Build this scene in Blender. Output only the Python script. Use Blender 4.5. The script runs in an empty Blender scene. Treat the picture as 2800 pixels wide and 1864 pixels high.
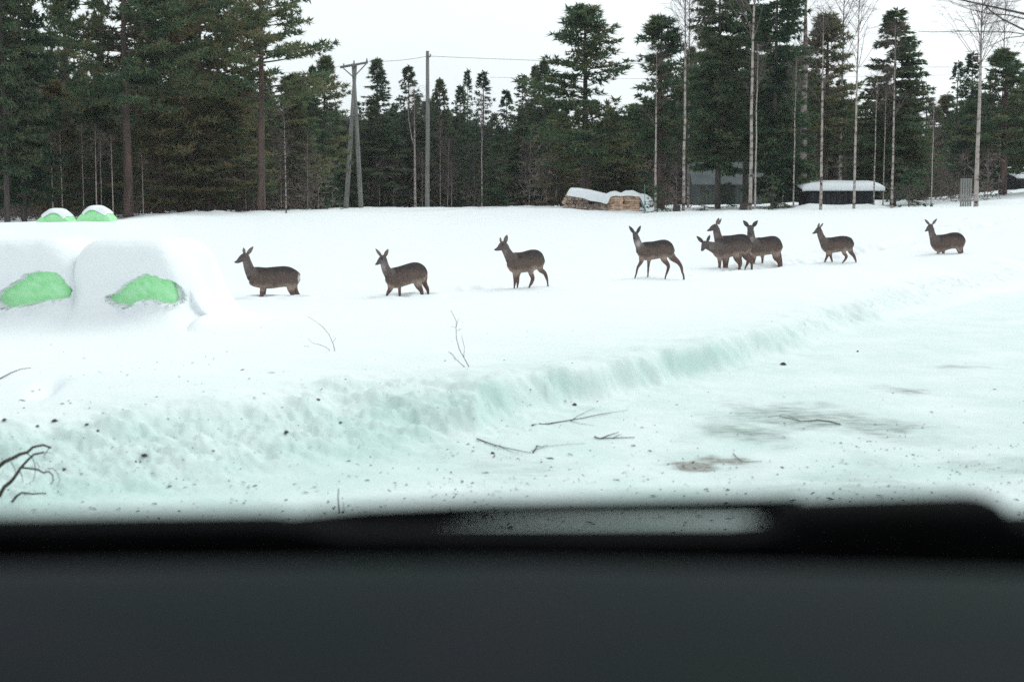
import bpy, math, random
import numpy as np
from mathutils import Vector

# ------------------------------------------------------------------ camera, world, sun, exposure
SC = bpy.context.scene
COL = SC.collection
F = 3889.0                       # focal length in photo pixels (photo is 2800 x 1864)
PITCH = math.atan((932 - 565) / F)
CAMZ = 1.5
cam_data = bpy.data.cameras.new("camera")
cam = bpy.data.objects.new("camera", cam_data)
COL.objects.link(cam)
cam.location = (0, 0, CAMZ)
cam.rotation_euler = (math.radians(90) - PITCH, 0, 0)
cam_data.sensor_width = 36.0
cam_data.lens = 36.0 * F / 2800.0
cam_data.clip_start = 0.05
cam_data.clip_end = 3000
cam_data.dof.use_dof = True
cam_data.dof.focus_distance = 30.0
cam_data.dof.aperture_fstop = 2.7
SC.camera = cam

SUN_EL, SUN_AZ = 46.0, 44.0       # the bright part of the overcast sky is ahead, high up and to the right
world = bpy.data.worlds.new("World")
SC.world = world
world.use_nodes = True
wn, wl = world.node_tree.nodes, world.node_tree.links
bg = wn["Background"]
sky = wn.new("ShaderNodeTexSky")
sky.sky_type = 'NISHITA'
sky.sun_disc = False
sky.sun_elevation = math.radians(SUN_EL)
sky.sun_rotation = math.radians(SUN_AZ)
sky.altitude = 50
sky.air_density = 1.0
sky.dust_density = 2.0
hsv = wn.new("ShaderNodeHueSaturation")
hsv.inputs['Saturation'].default_value = 0.10
cl = wn.new("ShaderNodeMix"); cl.data_type = 'RGBA'
cl.inputs[0].default_value = 0.55
cl.inputs[7].default_value = (7.6, 8.3, 8.45, 1)          # the even cloud sheet
wl.new(sky.outputs[0], hsv.inputs['Color'])
wl.new(hsv.outputs[0], cl.inputs[6])
tc = wn.new("ShaderNodeTexCoord")
cn = wn.new("ShaderNodeTexNoise"); cn.inputs['Scale'].default_value = 2.6; cn.inputs['Detail'].default_value = 4
mp = wn.new("ShaderNodeMapping"); mp.inputs['Scale'].default_value = (1, 1, 3.5)
wl.new(tc.outputs['Generated'], mp.inputs[0]); wl.new(mp.outputs[0], cn.inputs['Vector'])
cr = wn.new("ShaderNodeValToRGB")
cr.color_ramp.elements[0].position = 0.3; cr.color_ramp.elements[0].color = (0.93, 0.95, 0.975, 1)
cr.color_ramp.elements[1].position = 0.7; cr.color_ramp.elements[1].color = (1.04, 1.05, 1.04, 1)
wl.new(cn.outputs['Fac'], cr.inputs[0])
mul = wn.new("ShaderNodeMix"); mul.data_type = 'RGBA'; mul.blend_type = 'MULTIPLY'; mul.inputs[0].default_value = 1
wl.new(cl.outputs[2], mul.inputs[6]); wl.new(cr.outputs[0], mul.inputs[7])
wl.new(mul.outputs[2], bg.inputs['Color'])
bg.inputs['Strength'].default_value = 0.131

sd = bpy.data.lights.new("sun", 'SUN')
sd.energy = 1.0
sd.angle = math.radians(35)
sd.color = (0.90, 1.0, 0.95)
sun = bpy.data.objects.new("sun", sd)
COL.objects.link(sun)
el, az = math.radians(SUN_EL), math.radians(SUN_AZ)
sv = Vector((math.sin(az) * math.cos(el), math.cos(az) * math.cos(el), math.sin(el)))
sun.rotation_euler = sv.to_track_quat('Z', 'Y').to_euler()
sun.location = (0, 30, 40)

vs = SC.view_settings
vs.view_transform = 'Standard'
vs.look = 'None'
vs.exposure = 0.17
vs.gamma = 1.0
vs.use_curve_mapping = False
SC.cycles.use_denoising = False       # the photograph is grainy
SC.cycles.max_bounces = 6
SC.cycles.diffuse_bounces = 4

# ------------------------------------------------------------------ helpers
fwd = np.array([0, math.cos(PITCH), -math.sin(PITCH)])
upv = np.array([0, math.sin(PITCH), math.cos(PITCH)])


def ray(u, v):
    return fwd + np.array([(u - 1400) / F, 0, 0]) + upv * ((932 - v) / F)


def at(u, v, D):
    d = ray(u, v)
    return np.array([0, 0, CAMZ]) + d * (D / d[1])


def _hash(ix, iy, seed):
    h = (ix.astype(np.int64) * 374761393 + iy.astype(np.int64) * 668265263 + seed * 974634721) & 0xFFFFFFFF
    h = ((h ^ (h >> 13)) * 1274126177) & 0xFFFFFFFF
    h = h ^ (h >> 16)
    return h / 4294967295.0


def vnoise(x, y, seed=0):
    ix, iy = np.floor(x), np.floor(y)
    fx, fy = x - ix, y - iy
    fx = fx * fx * (3 - 2 * fx); fy = fy * fy * (3 - 2 * fy)
    a = _hash(ix, iy, seed); b = _hash(ix + 1, iy, seed)
    c = _hash(ix, iy + 1, seed); d = _hash(ix + 1, iy + 1, seed)
    return (a + (b - a) * fx) * (1 - fy) + (c + (d - c) * fx) * fy - 0.5


def fbm(x, y, seed=0, oct=4):
    s, a = 0, 1.0
    for i in range(oct):
        s = s + a * vnoise(x * 2 ** i, y * 2 ** i, seed + i * 17)
        a *= 0.5
    return s


def sstep(a, b, x):
    t = np.clip((x - a) / (b - a), 0, 1)
    return t * t * (3 - 2 * t)


class MB:
    def __init__(self):
        self.v, self.f, self.n = [], [], 0
        self.mi = []

    def add(self, verts, faces, mi=0):
        n = self.n
        self.v.append(np.asarray(verts, float).reshape(-1, 3))
        self.n += len(self.v[-1])
        for f in faces:
            self.f.append(tuple(int(i) + n for i in f))
        self.mi += [mi] * len(faces)

    def tube(self, pts, rad, sides=6, cap=True, mi=0):
        pts = np.asarray(pts, float)
        rad = np.broadcast_to(np.asarray(rad, float), (len(pts),))
        t = np.gradient(pts, axis=0)
        t /= np.linalg.norm(t, axis=1)[:, None] + 1e-12
        ref = np.array([0, 1.0, 0]) if abs(t[0][1]) < 0.9 else np.array([1.0, 0, 0])
        vs_ = []
        for i in range(len(pts)):
            a = ref - t[i] * np.dot(ref, t[i]); a /= np.linalg.norm(a) + 1e-12
            b = np.cross(t[i], a); ref = a
            for k in range(sides):
                an = 2 * math.pi * k / sides
                vs_.append(pts[i] + rad[i] * (math.cos(an) * a + math.sin(an) * b))
        fs = []
        for i in range(len(pts) - 1):
            for k in range(sides):
                k2 = (k + 1) % sides
                fs.append((i * sides + k, i * sides + k2, (i + 1) * sides + k2, (i + 1) * sides + k))
        if cap:
            fs.append(tuple(range(sides - 1, -1, -1)))
            m = (len(pts) - 1) * sides
            fs.append(tuple(m + k for k in range(sides)))
        self.add(vs_, fs, mi)

    def box(self, c, s, rz=0.0, mi=0, bev=0.0):
        x, y, z = np.asarray(s, float) / 2
        v = np.array([[-x, -y, -z], [x, -y, -z], [x, y, -z], [-x, y, -z], [-x, -y, z], [x, -y, z], [x, y, z], [-x, y, z]])
        ca, sa = math.cos(rz), math.sin(rz)
        v = np.stack([v[:, 0] * ca - v[:, 1] * sa, v[:, 0] * sa + v[:, 1] * ca, v[:, 2]], 1) + np.asarray(c, float)
        self.add(v, [(0, 3, 2, 1), (4, 5, 6, 7), (0, 1, 5, 4), (1, 2, 6, 5), (2, 3, 7, 6), (3, 0, 4, 7)], mi)

    def mesh(self, name, mats, smooth=False):
        me = bpy.data.meshes.new(name)
        me.from_pydata(np.concatenate(self.v).tolist() if self.v else [], [], self.f)
        for m in (mats if isinstance(mats, (list, tuple)) else [mats]):
            me.materials.append(m)
        if any(self.mi):
            me.polygons.foreach_set("material_index", self.mi)
        if smooth:
            me.polygons.foreach_set("use_smooth", [True] * len(me.polygons))
        me.update()
        return me


def tri_mesh(name, V, mat):
    """V: (N,3,3) loose triangles"""
    n = len(V)
    me = bpy.data.meshes.new(name)
    me.vertices.add(n * 3); me.loops.add(n * 3); me.polygons.add(n)
    me.vertices.foreach_set("co", V.reshape(-1).astype(np.float32))
    me.loops.foreach_set("vertex_index", np.arange(n * 3, dtype=np.int32))
    me.polygons.foreach_set("loop_start", np.arange(0, n * 3, 3, dtype=np.int32))
    me.materials.append(mat)
    me.update(calc_edges=True)
    return me


def link(name, me, parent=None, loc=(0, 0, 0), rot=(0, 0, 0), scale=(1, 1, 1)):
    o = bpy.data.objects.new(name, me)
    COL.objects.link(o)
    o.location = loc; o.rotation_euler = rot; o.scale = scale
    if parent is not None:
        o.parent = parent
    return o


def tag(o, label=None, cat=None, group=None, kind=None):
    if label: o["label"] = label
    if cat: o["category"] = cat
    if group: o["group"] = group
    if kind: o["kind"] = kind
    return o


def thing(name, label, cat, loc=(0, 0, 0), rz=0.0, group=None, scale=(1, 1, 1)):
    o = bpy.data.objects.new(name, None)
    o.empty_display_size = 0.2
    COL.objects.link(o)
    o.location = loc; o.rotation_euler = (0, 0, rz); o.scale = scale
    return tag(o, label, cat, group)


# ------------------------------------------------------------------ materials
def new_mat(name, rough=0.9, spec=0.2):
    m = bpy.data.materials.new(name)
    m.use_nodes = True
    b = m.node_tree.nodes["Principled BSDF"]
    b.inputs['Roughness'].default_value = rough
    b.inputs['Specular IOR Level'].default_value = spec
    return m, m.node_tree.nodes, m.node_tree.links, b


def noise_mat(name, cols, scale=3.0, detail=5, rough=0.9, spec=0.2, stretch=(1, 1, 1), rnd=0.0, bump=0.0, pos=(0.3, 0.7), island=0.0):
    """colour from a noise ramp in object space, plus an optional per-object random shift"""
    m, n, l, b = new_mat(name, rough, spec)
    tc_ = n.new("ShaderNodeTexCoord"); mp_ = n.new("ShaderNodeMapping")
    mp_.inputs['Scale'].default_value = stretch
    nz = n.new("ShaderNodeTexNoise"); nz.inputs['Scale'].default_value = scale; nz.inputs['Detail'].default_value = detail
    l.new(tc_.outputs['Object'], mp_.inputs[0]); l.new(mp_.outputs[0], nz.inputs['Vector'])
    fac = nz.outputs['Fac']
    if rnd:
        oi = n.new("ShaderNodeObjectInfo")
        ma = n.new("ShaderNodeMath"); ma.operation = 'MULTIPLY_ADD'
        ma.inputs[1].default_value = rnd; ma.inputs[2].default_value = -rnd / 2
        l.new(oi.outputs['Random'], ma.inputs[0])
        ad = n.new("ShaderNodeMath"); ad.operation = 'ADD'
        l.new(fac, ad.inputs[0]); l.new(ma.outputs[0], ad.inputs[1])
        fac = ad.outputs[0]
    if island:
        ge = n.new("ShaderNodeNewGeometry")
        mi_ = n.new("ShaderNodeMath"); mi_.operation = 'MULTIPLY_ADD'
        mi_.inputs[1].default_value = island; mi_.inputs[2].default_value = -island / 2
        l.new(ge.outputs['Random Per Island'], mi_.inputs[0])
        ai = n.new("ShaderNodeMath"); ai.operation = 'ADD'
        l.new(fac, ai.inputs[0]); l.new(mi_.outputs[0], ai.inputs[1])
        fac = ai.outputs[0]
    r = n.new("ShaderNodeValToRGB")
    e = r.color_ramp.elements
    e[0].position, e[-1].position = pos
    e[0].color = (*cols[0], 1); e[-1].color = (*cols[-1], 1)
    for i, c in enumerate(cols[1:-1]):
        q = e.new(pos[0] + (pos[1] - pos[0]) * (i + 1) / (len(cols) - 1)); q.color = (*c, 1)
    l.new(fac, r.inputs[0]); l.new(r.outputs[0], b.inputs['Base Color'])
    if bump:
        bp = n.new("ShaderNodeBump"); bp.inputs['Strength'].default_value = bump
        l.new(nz.outputs['Fac'], bp.inputs['Height']); l.new(bp.outputs[0], b.inputs['Normal'])
    return m


def leafy(m, amount):
    """thin needles let part of the light through"""
    n, l = m.node_tree.nodes, m.node_tree.links
    b = n["Principled BSDF"]; out = n["Material Output"]
    src = b.inputs['Base Color'].links[0].from_socket
    tr = n.new("ShaderNodeBsdfTranslucent"); l.new(src, tr.inputs['Color'])
    mxs = n.new("ShaderNodeMixShader"); mxs.inputs[0].default_value = amount
    l.new(b.outputs[0], mxs.inputs[1]); l.new(tr.outputs[0], mxs.inputs[2]); l.new(mxs.outputs[0], out.inputs['Surface'])
    return m


M_SPRUCE = noise_mat("spruce_needles", [(0.035, 0.075, 0.052), (0.075, 0.135, 0.080), (0.125, 0.185, 0.098), (0.17, 0.175, 0.10)], 0.8, 3, rnd=0.25, spec=0.1, island=0.42)
M_PINE = noise_mat("pine_needles", [(0.065, 0.120, 0.075), (0.130, 0.200, 0.100), (0.20, 0.215, 0.11), (0.25, 0.185, 0.11)], 0.8, 3, rnd=0.3, spec=0.1, island=0.42)
M_FAR = noise_mat("forest_needles", [(0.07, 0.10, 0.085), (0.125, 0.155, 0.12), (0.19, 0.155, 0.14)], 0.2, 3, spec=0.1, island=0.4)
for m_ in (M_SPRUCE, M_PINE, M_FAR):
    leafy(m_, 0.5)
M_PBARK = noise_mat("pine_bark", [(0.05, 0.042, 0.04), (0.10, 0.072, 0.062), (0.17, 0.105, 0.085)], 2.0, 5, stretch=(3, 3, 0.5), bump=0.5)
M_SBARK = noise_mat("spruce_bark", [(0.05, 0.042, 0.04), (0.12, 0.10, 0.095)], 3.0, 5, stretch=(3, 3, 0.6), bump=0.5)
M_BIRCH = noise_mat("birch_bark", [(0.06, 0.05, 0.048), (0.29, 0.24, 0.22), (0.42, 0.365, 0.335)], 2.4, 4, stretch=(1.2, 1.2, 2.2), rnd=0.12, pos=(0.36, 0.56))
M_TWIG = noise_mat("birch_twigs", [(0.10, 0.075, 0.072), (0.19, 0.145, 0.14)], 1.5, 2)
M_BRUSH = noise_mat("undergrowth_twigs", [(0.085, 0.078, 0.068), (0.20, 0.145, 0.135), (0.11, 0.115, 0.08)], 0.4, 3, island=0.3)
M_DEAD = noise_mat("dead_wood", [(0.035, 0.03, 0.028), (0.10, 0.08, 0.07)], 14, 4)
M_POLE = noise_mat("weathered_pole", [(0.17, 0.17, 0.16), (0.30, 0.29, 0.27)], 3, 5, stretch=(4, 4, 0.4))
M_METAL = noise_mat("grey_metal", [(0.12, 0.12, 0.13), (0.2, 0.2, 0.2)], 5, 2, rough=0.5, spec=0.5)
M_WIRE = noise_mat("power_wire", [(0.10, 0.12, 0.12), (0.14, 0.16, 0.16)], 1, 1)
M_LOG = noise_mat("split_wood", [(0.34, 0.21, 0.15), (0.68, 0.47, 0.34), (0.80, 0.60, 0.46)], 6, 4, rnd=0.35)
M_LOGEND = noise_mat("old_log", [(0.20, 0.15, 0.13), (0.45, 0.34, 0.28), (0.55, 0.42, 0.33)], 6, 4, rnd=0.4)
M_PLANK = noise_mat("grey_plank", [(0.075, 0.085, 0.085), (0.13, 0.14, 0.14)], 2, 5, stretch=(5, 5, 0.5), rnd=0.3)
M_DARKPLANK = noise_mat("dark_plank", [(0.018, 0.022, 0.028), (0.045, 0.047, 0.05)], 2, 5, stretch=(5, 5, 0.5), rnd=0.3)
M_ROOF = noise_mat("grey_roof_sheet", [(0.075, 0.09, 0.093), (0.13, 0.14, 0.142)], 1.5, 4)
M_WRAP = noise_mat("green_bale_wrap", [(0.33, 0.80, 0.36), (0.43, 0.90, 0.46), (0.52, 0.93, 0.55)], 6, 6, rough=0.4, spec=0.4, stretch=(1.5, 1, 3.0), bump=1.0)
M_SNOWCAP = noise_mat("cap_snow", [(0.80, 0.83, 0.86), (0.88, 0.90, 0.92)], 4, 5, bump=0.15)
M_STAKE = noise_mat("stake_paint", [(0.08, 0.25, 0.2), (0.12, 0.32, 0.27)], 3, 2)


def snow_mat():
    m, n, l, b = new_mat("snow", 0.75, 0.15)
    tc_ = n.new("ShaderNodeTexCoord")
    dirt = n.new("ShaderNodeAttribute"); dirt.attribute_name = "dirt"
    soil = n.new("ShaderNodeAttribute"); soil.attribute_name = "soil"
    n1 = n.new("ShaderNodeTexNoise"); n1.inputs['Scale'].default_value = 1.3; n1.inputs['Detail'].default_value = 6
    n2 = n.new("ShaderNodeTexNoise"); n2.inputs['Scale'].default_value = 26; n2.inputs['Detail'].default_value = 5
    n2.inputs['Roughness'].default_value = 0.65
    for x in (n1, n2):
        l.new(tc_.outputs['Object'], x.inputs['Vector'])
    # clean -> dirty packed snow; the darker colour also carries painted bank-face shade
    mx = n.new("ShaderNodeMix"); mx.data_type = 'RGBA'
    mx.inputs[6].default_value = (0.87, 0.895, 0.91, 1); mx.inputs[7].default_value = (0.53, 0.68, 0.635, 1)
    rr = n.new("ShaderNodeMapRange"); rr.inputs[1].default_value = 0.3; rr.inputs[2].default_value = 0.7
    rr.inputs[3].default_value = 0.55; rr.inputs[4].default_value = 1.15
    l.new(n1.outputs['Fac'], rr.inputs[0])
    mm = n.new("ShaderNodeMath"); mm.operation = 'MULTIPLY'; mm.use_clamp = True
    l.new(rr.outputs[0], mm.inputs[0]); l.new(dirt.outputs['Fac'], mm.inputs[1])
    l.new(mm.outputs[0], mx.inputs[0])
    # crumbs of grit in the packed snow
    sp = n.new("ShaderNodeMapRange"); sp.inputs[1].default_value = 0.60; sp.inputs[2].default_value = 0.72
    l.new(n2.outputs['Fac'], sp.inputs[0])
    sm = n.new("ShaderNodeMath"); sm.operation = 'MULTIPLY'; l.new(sp.outputs[0], sm.inputs[0]); l.new(dirt.outputs['Fac'], sm.inputs[1])
    sm2 = n.new("ShaderNodeMath"); sm2.operation = 'MULTIPLY'; sm2.inputs[1].default_value = 0.55; l.new(sm.outputs[0], sm2.inputs[0])
    mx2 = n.new("ShaderNodeMix"); mx2.data_type = 'RGBA'; mx2.inputs[7].default_value = (0.30, 0.31, 0.28, 1)
    l.new(sm2.outputs[0], mx2.inputs[0]); l.new(mx.outputs[2], mx2.inputs[6])
    # grey grime of the wheel tracks, in streaks
    gr = n.new("ShaderNodeAttribute"); gr.attribute_name = "grime"
    mpg = n.new("ShaderNodeMapping"); mpg.inputs['Scale'].default_value = (2.2, 7, 1); mpg.inputs['Rotation'].default_value = (0, 0, -0.5)
    n3 = n.new("ShaderNodeTexNoise"); n3.inputs['Scale'].default_value = 2.2; n3.inputs['Detail'].default_value = 7; n3.inputs['Roughness'].default_value = 0.65
    l.new(tc_.outputs['Object'], mpg.inputs[0]); l.new(mpg.outputs[0], n3.inputs['Vector'])
    g1 = n.new("ShaderNodeMapRange"); g1.inputs[1].default_value = 0.32; g1.inputs[2].default_value = 0.68; l.new(n3.outputs['Fac'], g1.inputs[0])
    g2 = n.new("ShaderNodeMath"); g2.operation = 'MULTIPLY'; g2.use_clamp = True; l.new(g1.outputs[0], g2.inputs[0]); l.new(gr.outputs['Fac'], g2.inputs[1])
    mxg = n.new("ShaderNodeMix"); mxg.data_type = 'RGBA'; mxg.inputs[7].default_value = (0.21, 0.25, 0.225, 1)
    l.new(g2.outputs[0], mxg.inputs[0]); l.new(mx2.outputs[2], mxg.inputs[6])
    # bare soil and old grass
    sa = n.new("ShaderNodeMath"); sa.operation = 'ADD'; l.new(n3.outputs['Fac'], sa.inputs[0]); l.new(soil.outputs['Fac'], sa.inputs[1])
    sr = n.new("ShaderNodeMapRange"); sr.inputs[1].default_value = 0.70; sr.inputs[2].default_value = 1.10; l.new(sa.outputs[0], sr.inputs[0])
    ss = n.new("ShaderNodeMath"); ss.operation = 'MULTIPLY'; ss.use_clamp = True
    sv_ = n.new("ShaderNodeMapRange"); sv_.inputs[1].default_value = 0.35; sv_.inputs[2].default_value = 0.65; sv_.inputs[3].default_value = 0.35; sv_.inputs[4].default_value = 1.0; l.new(n2.outputs['Fac'], sv_.inputs[0])
    ss2 = n.new("ShaderNodeMath"); ss2.operation = 'MULTIPLY'; l.new(ss.outputs[0], ss2.inputs[0]); l.new(sv_.outputs[0], ss2.inputs[1])
    sg = n.new("ShaderNodeMath"); sg.operation = 'GREATER_THAN'; sg.inputs[1].default_value = 0.02; l.new(soil.outputs['Fac'], sg.inputs[0])
    l.new(sr.outputs[0], ss.inputs[0]); l.new(sg.outputs[0], ss.inputs[1])
    mx3 = n.new("ShaderNodeMix"); mx3.data_type = 'RGBA'; mx3.inputs[7].default_value = (0.17, 0.135, 0.11, 1)
    l.new(ss2.outputs[0], mx3.inputs[0]); l.new(mxg.outputs[2], mx3.inputs[6])
    l.new(mx3.outputs[2], b.inputs['Base Color'])
    bp = n.new("ShaderNodeBump"); bp.inputs['Strength'].default_value = 0.35; bp.inputs['Distance'].default_value = 0.03
    l.new(n2.outputs['Fac'], bp.inputs['Height']); l.new(bp.outputs[0], b.inputs['Normal'])
    return m


M_SNOW = snow_mat()

# ------------------------------------------------------------------ the ground
FOOT = np.array([(-9, 3.6), (-5.5, 6.0), (-2.9, 7.9), (-1.7, 8.9), (-1.24, 9.66), (-0.67, 10.4), (-0.2, 11.2), (0.32, 12.4), (1.03, 13.3),
                 (1.93, 15.05), (3.13, 16.7), (4.44, 19.2), (6.0, 22.2), (7.9, 25.5), (11.2, 31.1), (16, 38), (30, 56)])


def flat(u, v, z=0.0):
    d = ray(u, v); t = (z - CAMZ) / d[2]
    return d[0] * t, d[1] * t


TRAIL = np.array([flat(u, v) for u, v in ((1100, 803), (1250, 795), (1450, 786), (1700, 764), (2030, 740), (2400, 716), (2800, 690))])


def poly_dist(P, x, y, signed=False):
    best = np.full(x.shape, 1e9); side = np.ones(x.shape)
    for (ax, ay), (bx, by) in zip(P[:-1], P[1:]):
        dx, dy = bx - ax, by - ay
        L2 = dx * dx + dy * dy
        t = np.clip(((x - ax) * dx + (y - ay) * dy) / L2, 0, 1)
        ex, ey = x - (ax + t * dx), y - (ay + t * dy)
        d = np.hypot(ex, ey)
        cr_ = dx * (y - ay) - dy * (x - ax)
        m = d < best
        best = np.where(m, d, best); side = np.where(m, np.sign(cr_), side)
    return best * side if signed else best


U_T = [-1500, 0, 330, 480, 700, 900, 1200, 1500, 1750, 2050, 2300, 2500, 2800, 3400]
V_T = [612, 612, 604, 590, 590, 579, 576, 572, 588, 579, 575, 572, 568, 560]
D_T = [42, 42, 46, 54, 58, 60, 62, 60, 54, 54, 54, 54, 52, 52]
V_B = [612, 612, 600, 584, 585, 574, 572, 566, 566, 562, 556, 545, 518, 480]      # where the snow ends at the wood, farther back
D_B = [62, 62, 62, 62, 62, 66, 68, 66, 75, 85, 85, 85, 85, 85]


LEGS_AT = [(717, 815), (725, 815), (801, 815), (818, 815), (1058, 813), (1093, 813), (1154, 810), (1171, 809), (1407, 788), (1416, 788), (1447, 788), (1498, 780), (1736, 763), (1771, 762), (1820, 759), (1870, 758),
           (1967, 746), (1985, 744), (2021, 740), (2038, 737), (2060, 728), (2085, 727), (2130, 724), (2136, 723), (2255, 720), (2277, 720), (2304, 719), (2339, 716), (2565, 699), (2580, 699), (2622, 693), (2630, 692)]
_rp = random.Random(12)
PITS = [flat(u, v) for u, v in LEGS_AT]
for (ax, ay), (bx, by) in zip(TRAIL[:-1], TRAIL[1:]):
    n_ = int(math.hypot(bx - ax, by - ay) / 0.42)
    for i_ in range(n_):
        t_ = i_ / n_
        PITS.append((ax + (bx - ax) * t_ + _rp.gauss(0, 0.12), ay + (by - ay) * t_ + _rp.gauss(0, 0.14)))


def H(x, y, parts=False):
    x = np.asarray(x, float); y = np.asarray(y, float)
    yy = np.maximum(y, 6.0)
    u = 1400 + F * x / yy
    de, db = np.interp(u, U_T, D_T), np.interp(u, U_T, D_B)
    ze = CAMZ - (np.interp(u, U_T, V_T) - 565) * de / F
    zb = CAMZ - (np.interp(u, U_T, V_B) - 565) * db / F
    z = ze * sstep(28, 1, (y - de) * -1 + 1) if False else ze * sstep(0, 1, (y - 31) / np.maximum(de - 31, 1))
    z = z + (zb - ze) * sstep(0, 1, (y - de) / np.maximum(db - de, 1))
    z = z + 0.10 * fbm(x * 0.25, y * 0.25, 3, 4) * sstep(8, 40, y) + 0.02 * fbm(x * 1.1, y * 0.7, 9, 3)
    z = z + 0.16 * np.maximum(fbm(x * 0.7, y * 0.5, 21, 3), 0) * sstep(52, 60, y)
    z = z + 0.26 * np.exp(-((y - 60.2) / 0.7) ** 2) * sstep(11.6, 12.8, x) * (1 - sstep(15.0, 16.6, x)) * (1 + 0.5 * fbm(x * 0.9, y * 0.9, 27, 3))
    # trodden trail
    td = poly_dist(TRAIL, x, y)
    wob = 1 + 0.6 * fbm(x * 1.5, y * 1.5, 31, 2)
    z = z - 0.14 * np.exp(-(td / (0.26 * wob)) ** 2) + 0.035 * np.exp(-((td - 0.6) / 0.3) ** 2)
    if x.size > 5000:
        zf = z.reshape(-1); xf, yf = x.reshape(-1), y.reshape(-1)
        idx = np.nonzero((yf > 18) & (yf < 48) & (np.abs(xf) < 20))[0]
        sx, sy = xf[idx], yf[idx]; add = np.zeros(len(idx))
        for (px, py) in PITS:
            m = np.nonzero((np.abs(sx - px) < 0.6) & (np.abs(sy - py) < 0.6))[0]
            r2 = np.hypot(sx[m] - px, (sy[m] - py) * 0.8)
            add[m] += -0.11 * np.exp(-(r2 / 0.10) ** 2) + 0.03 * np.exp(-((r2 - 0.24) / 0.08) ** 2)
        zf[idx] += np.clip(add, -0.16, 0.05)
        z = zf.reshape(x.shape)
    # ploughed road and its bank
    s = poly_dist(FOOT, x, y, True)
    s = s + 0.22 * fbm(x * 0.9, y * 0.9, 5, 3) + 0.07 * fbm(x * 4, y * 4, 6, 4)
    w = np.interp(x, [-4, -1.2, -0.3, 2.2, 4, 8], [1.7, 1.1, 0.24, 0.24, 0.7, 1.4])
    w = w * (1.1 + 0.7 * fbm(x * 0.9, y * 0.9, 8, 2)) * np.interp(x, [4, 9], [1, 1.3])
    bank = sstep(0, 1, s / (w * 1.05))
    lump = np.exp(-((s - w * 0.75) / 0.55) ** 2) * np.interp(x, [-4, -1, 1, 4, 8], [0.7, 0.9, 0.6, 0.4, 0.15])
    lp = np.abs(fbm(x * 2.6, y * 2.6, 41, 4))
    road = -0.30 + 0.03 * fbm(x * 1.2, y * 0.6, 51, 3) + 0.008 * fbm(x * 9, y * 9, 55, 2)
    z = road * (1 - bank) + z * bank + lump * (0.15 * lp - 0.01)
    face = bank * (1 - bank) * 4
    z = z + face * (0.06 * fbm(x * 7, y * 7, 61, 4) + 0.035 * fbm(x * 19, y * 19, 62, 3)) + lump * 0.08 * fbm(x * 5, y * 5, 63, 4) * np.interp(x, [-1, 1], [1, 0.5])
    # low rough shoulder on the far side of the road, close to the car
    g = np.exp(-(((x - 4.9) / 1.3) ** 2 + ((y - 8.6) / 1.6) ** 2))
    z = z + 0.38 * g * (1 + 0.5 * fbm(x * 3, y * 1.2, 71, 3))
    # the snowed-in row of bales runs on behind the two at the front
    xr = np.interp(y, [18.0, 19.5, 24, 31, 42], [-4.75, -5.2, -7.8, -11.5, -15])
    mnd = sstep(18.0, 18.9, y) * sstep(0, 1, (xr + 0.55 - x) / 1.1)
    z = np.where(y < 46, np.maximum(z, (1.06 + 0.04 * fbm(x * 0.9, y * 0.9, 23, 3)) * mnd * (1 - 0.12 * sstep(34, 44, y)) - 0.6 * (1 - mnd)), z)
    sk = 0.24 * np.exp(-np.clip(x + 3.85, 0, 9) / 0.34) * sstep(-4.1, -3.75, x) * sstep(16.5, 17.4, y) * (1 - sstep(19.2, 20.6, y))
    z = np.where(sk > 0.04, np.maximum(z, sk + 0.03 * fbm(x * 3, y * 3, 25, 3) - 0.04), z)
    # near left mound with a hollow in it
    g2 = np.exp(-(((x + 2.9) / 1.1) ** 2 + ((y - 11.6) / 1.4) ** 2))
    z = z + 0.10 * g2
    hx, hy = flat(130, 1055, 0.05)
    g3 = np.exp(-(((x - hx) + 0.22 * (y - hy)) / 0.10) ** 2 - ((y - hy) / 0.55) ** 2)
    z = z - 0.10 * g3
    if parts:
        return z, s, bank, face
    return z


def hz(x, y):
    return float(H(np.array([x]), np.array([y]))[0])


def hit(u, v, dmin=5.0, dmax=140):
    d = ray(u, v); d = d / d[1]
    D = np.concatenate([np.arange(dmin, 40, 0.02), np.arange(40, dmax, 0.1)])
    z = CAMZ + d[2] * D
    g = H(d[0] * D, D)
    k = np.argmax(z <= g)
    if z[k] > g[k]:
        k = len(D) - 1
    return np.array([d[0] * D[k], D[k], g[k]])


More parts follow.
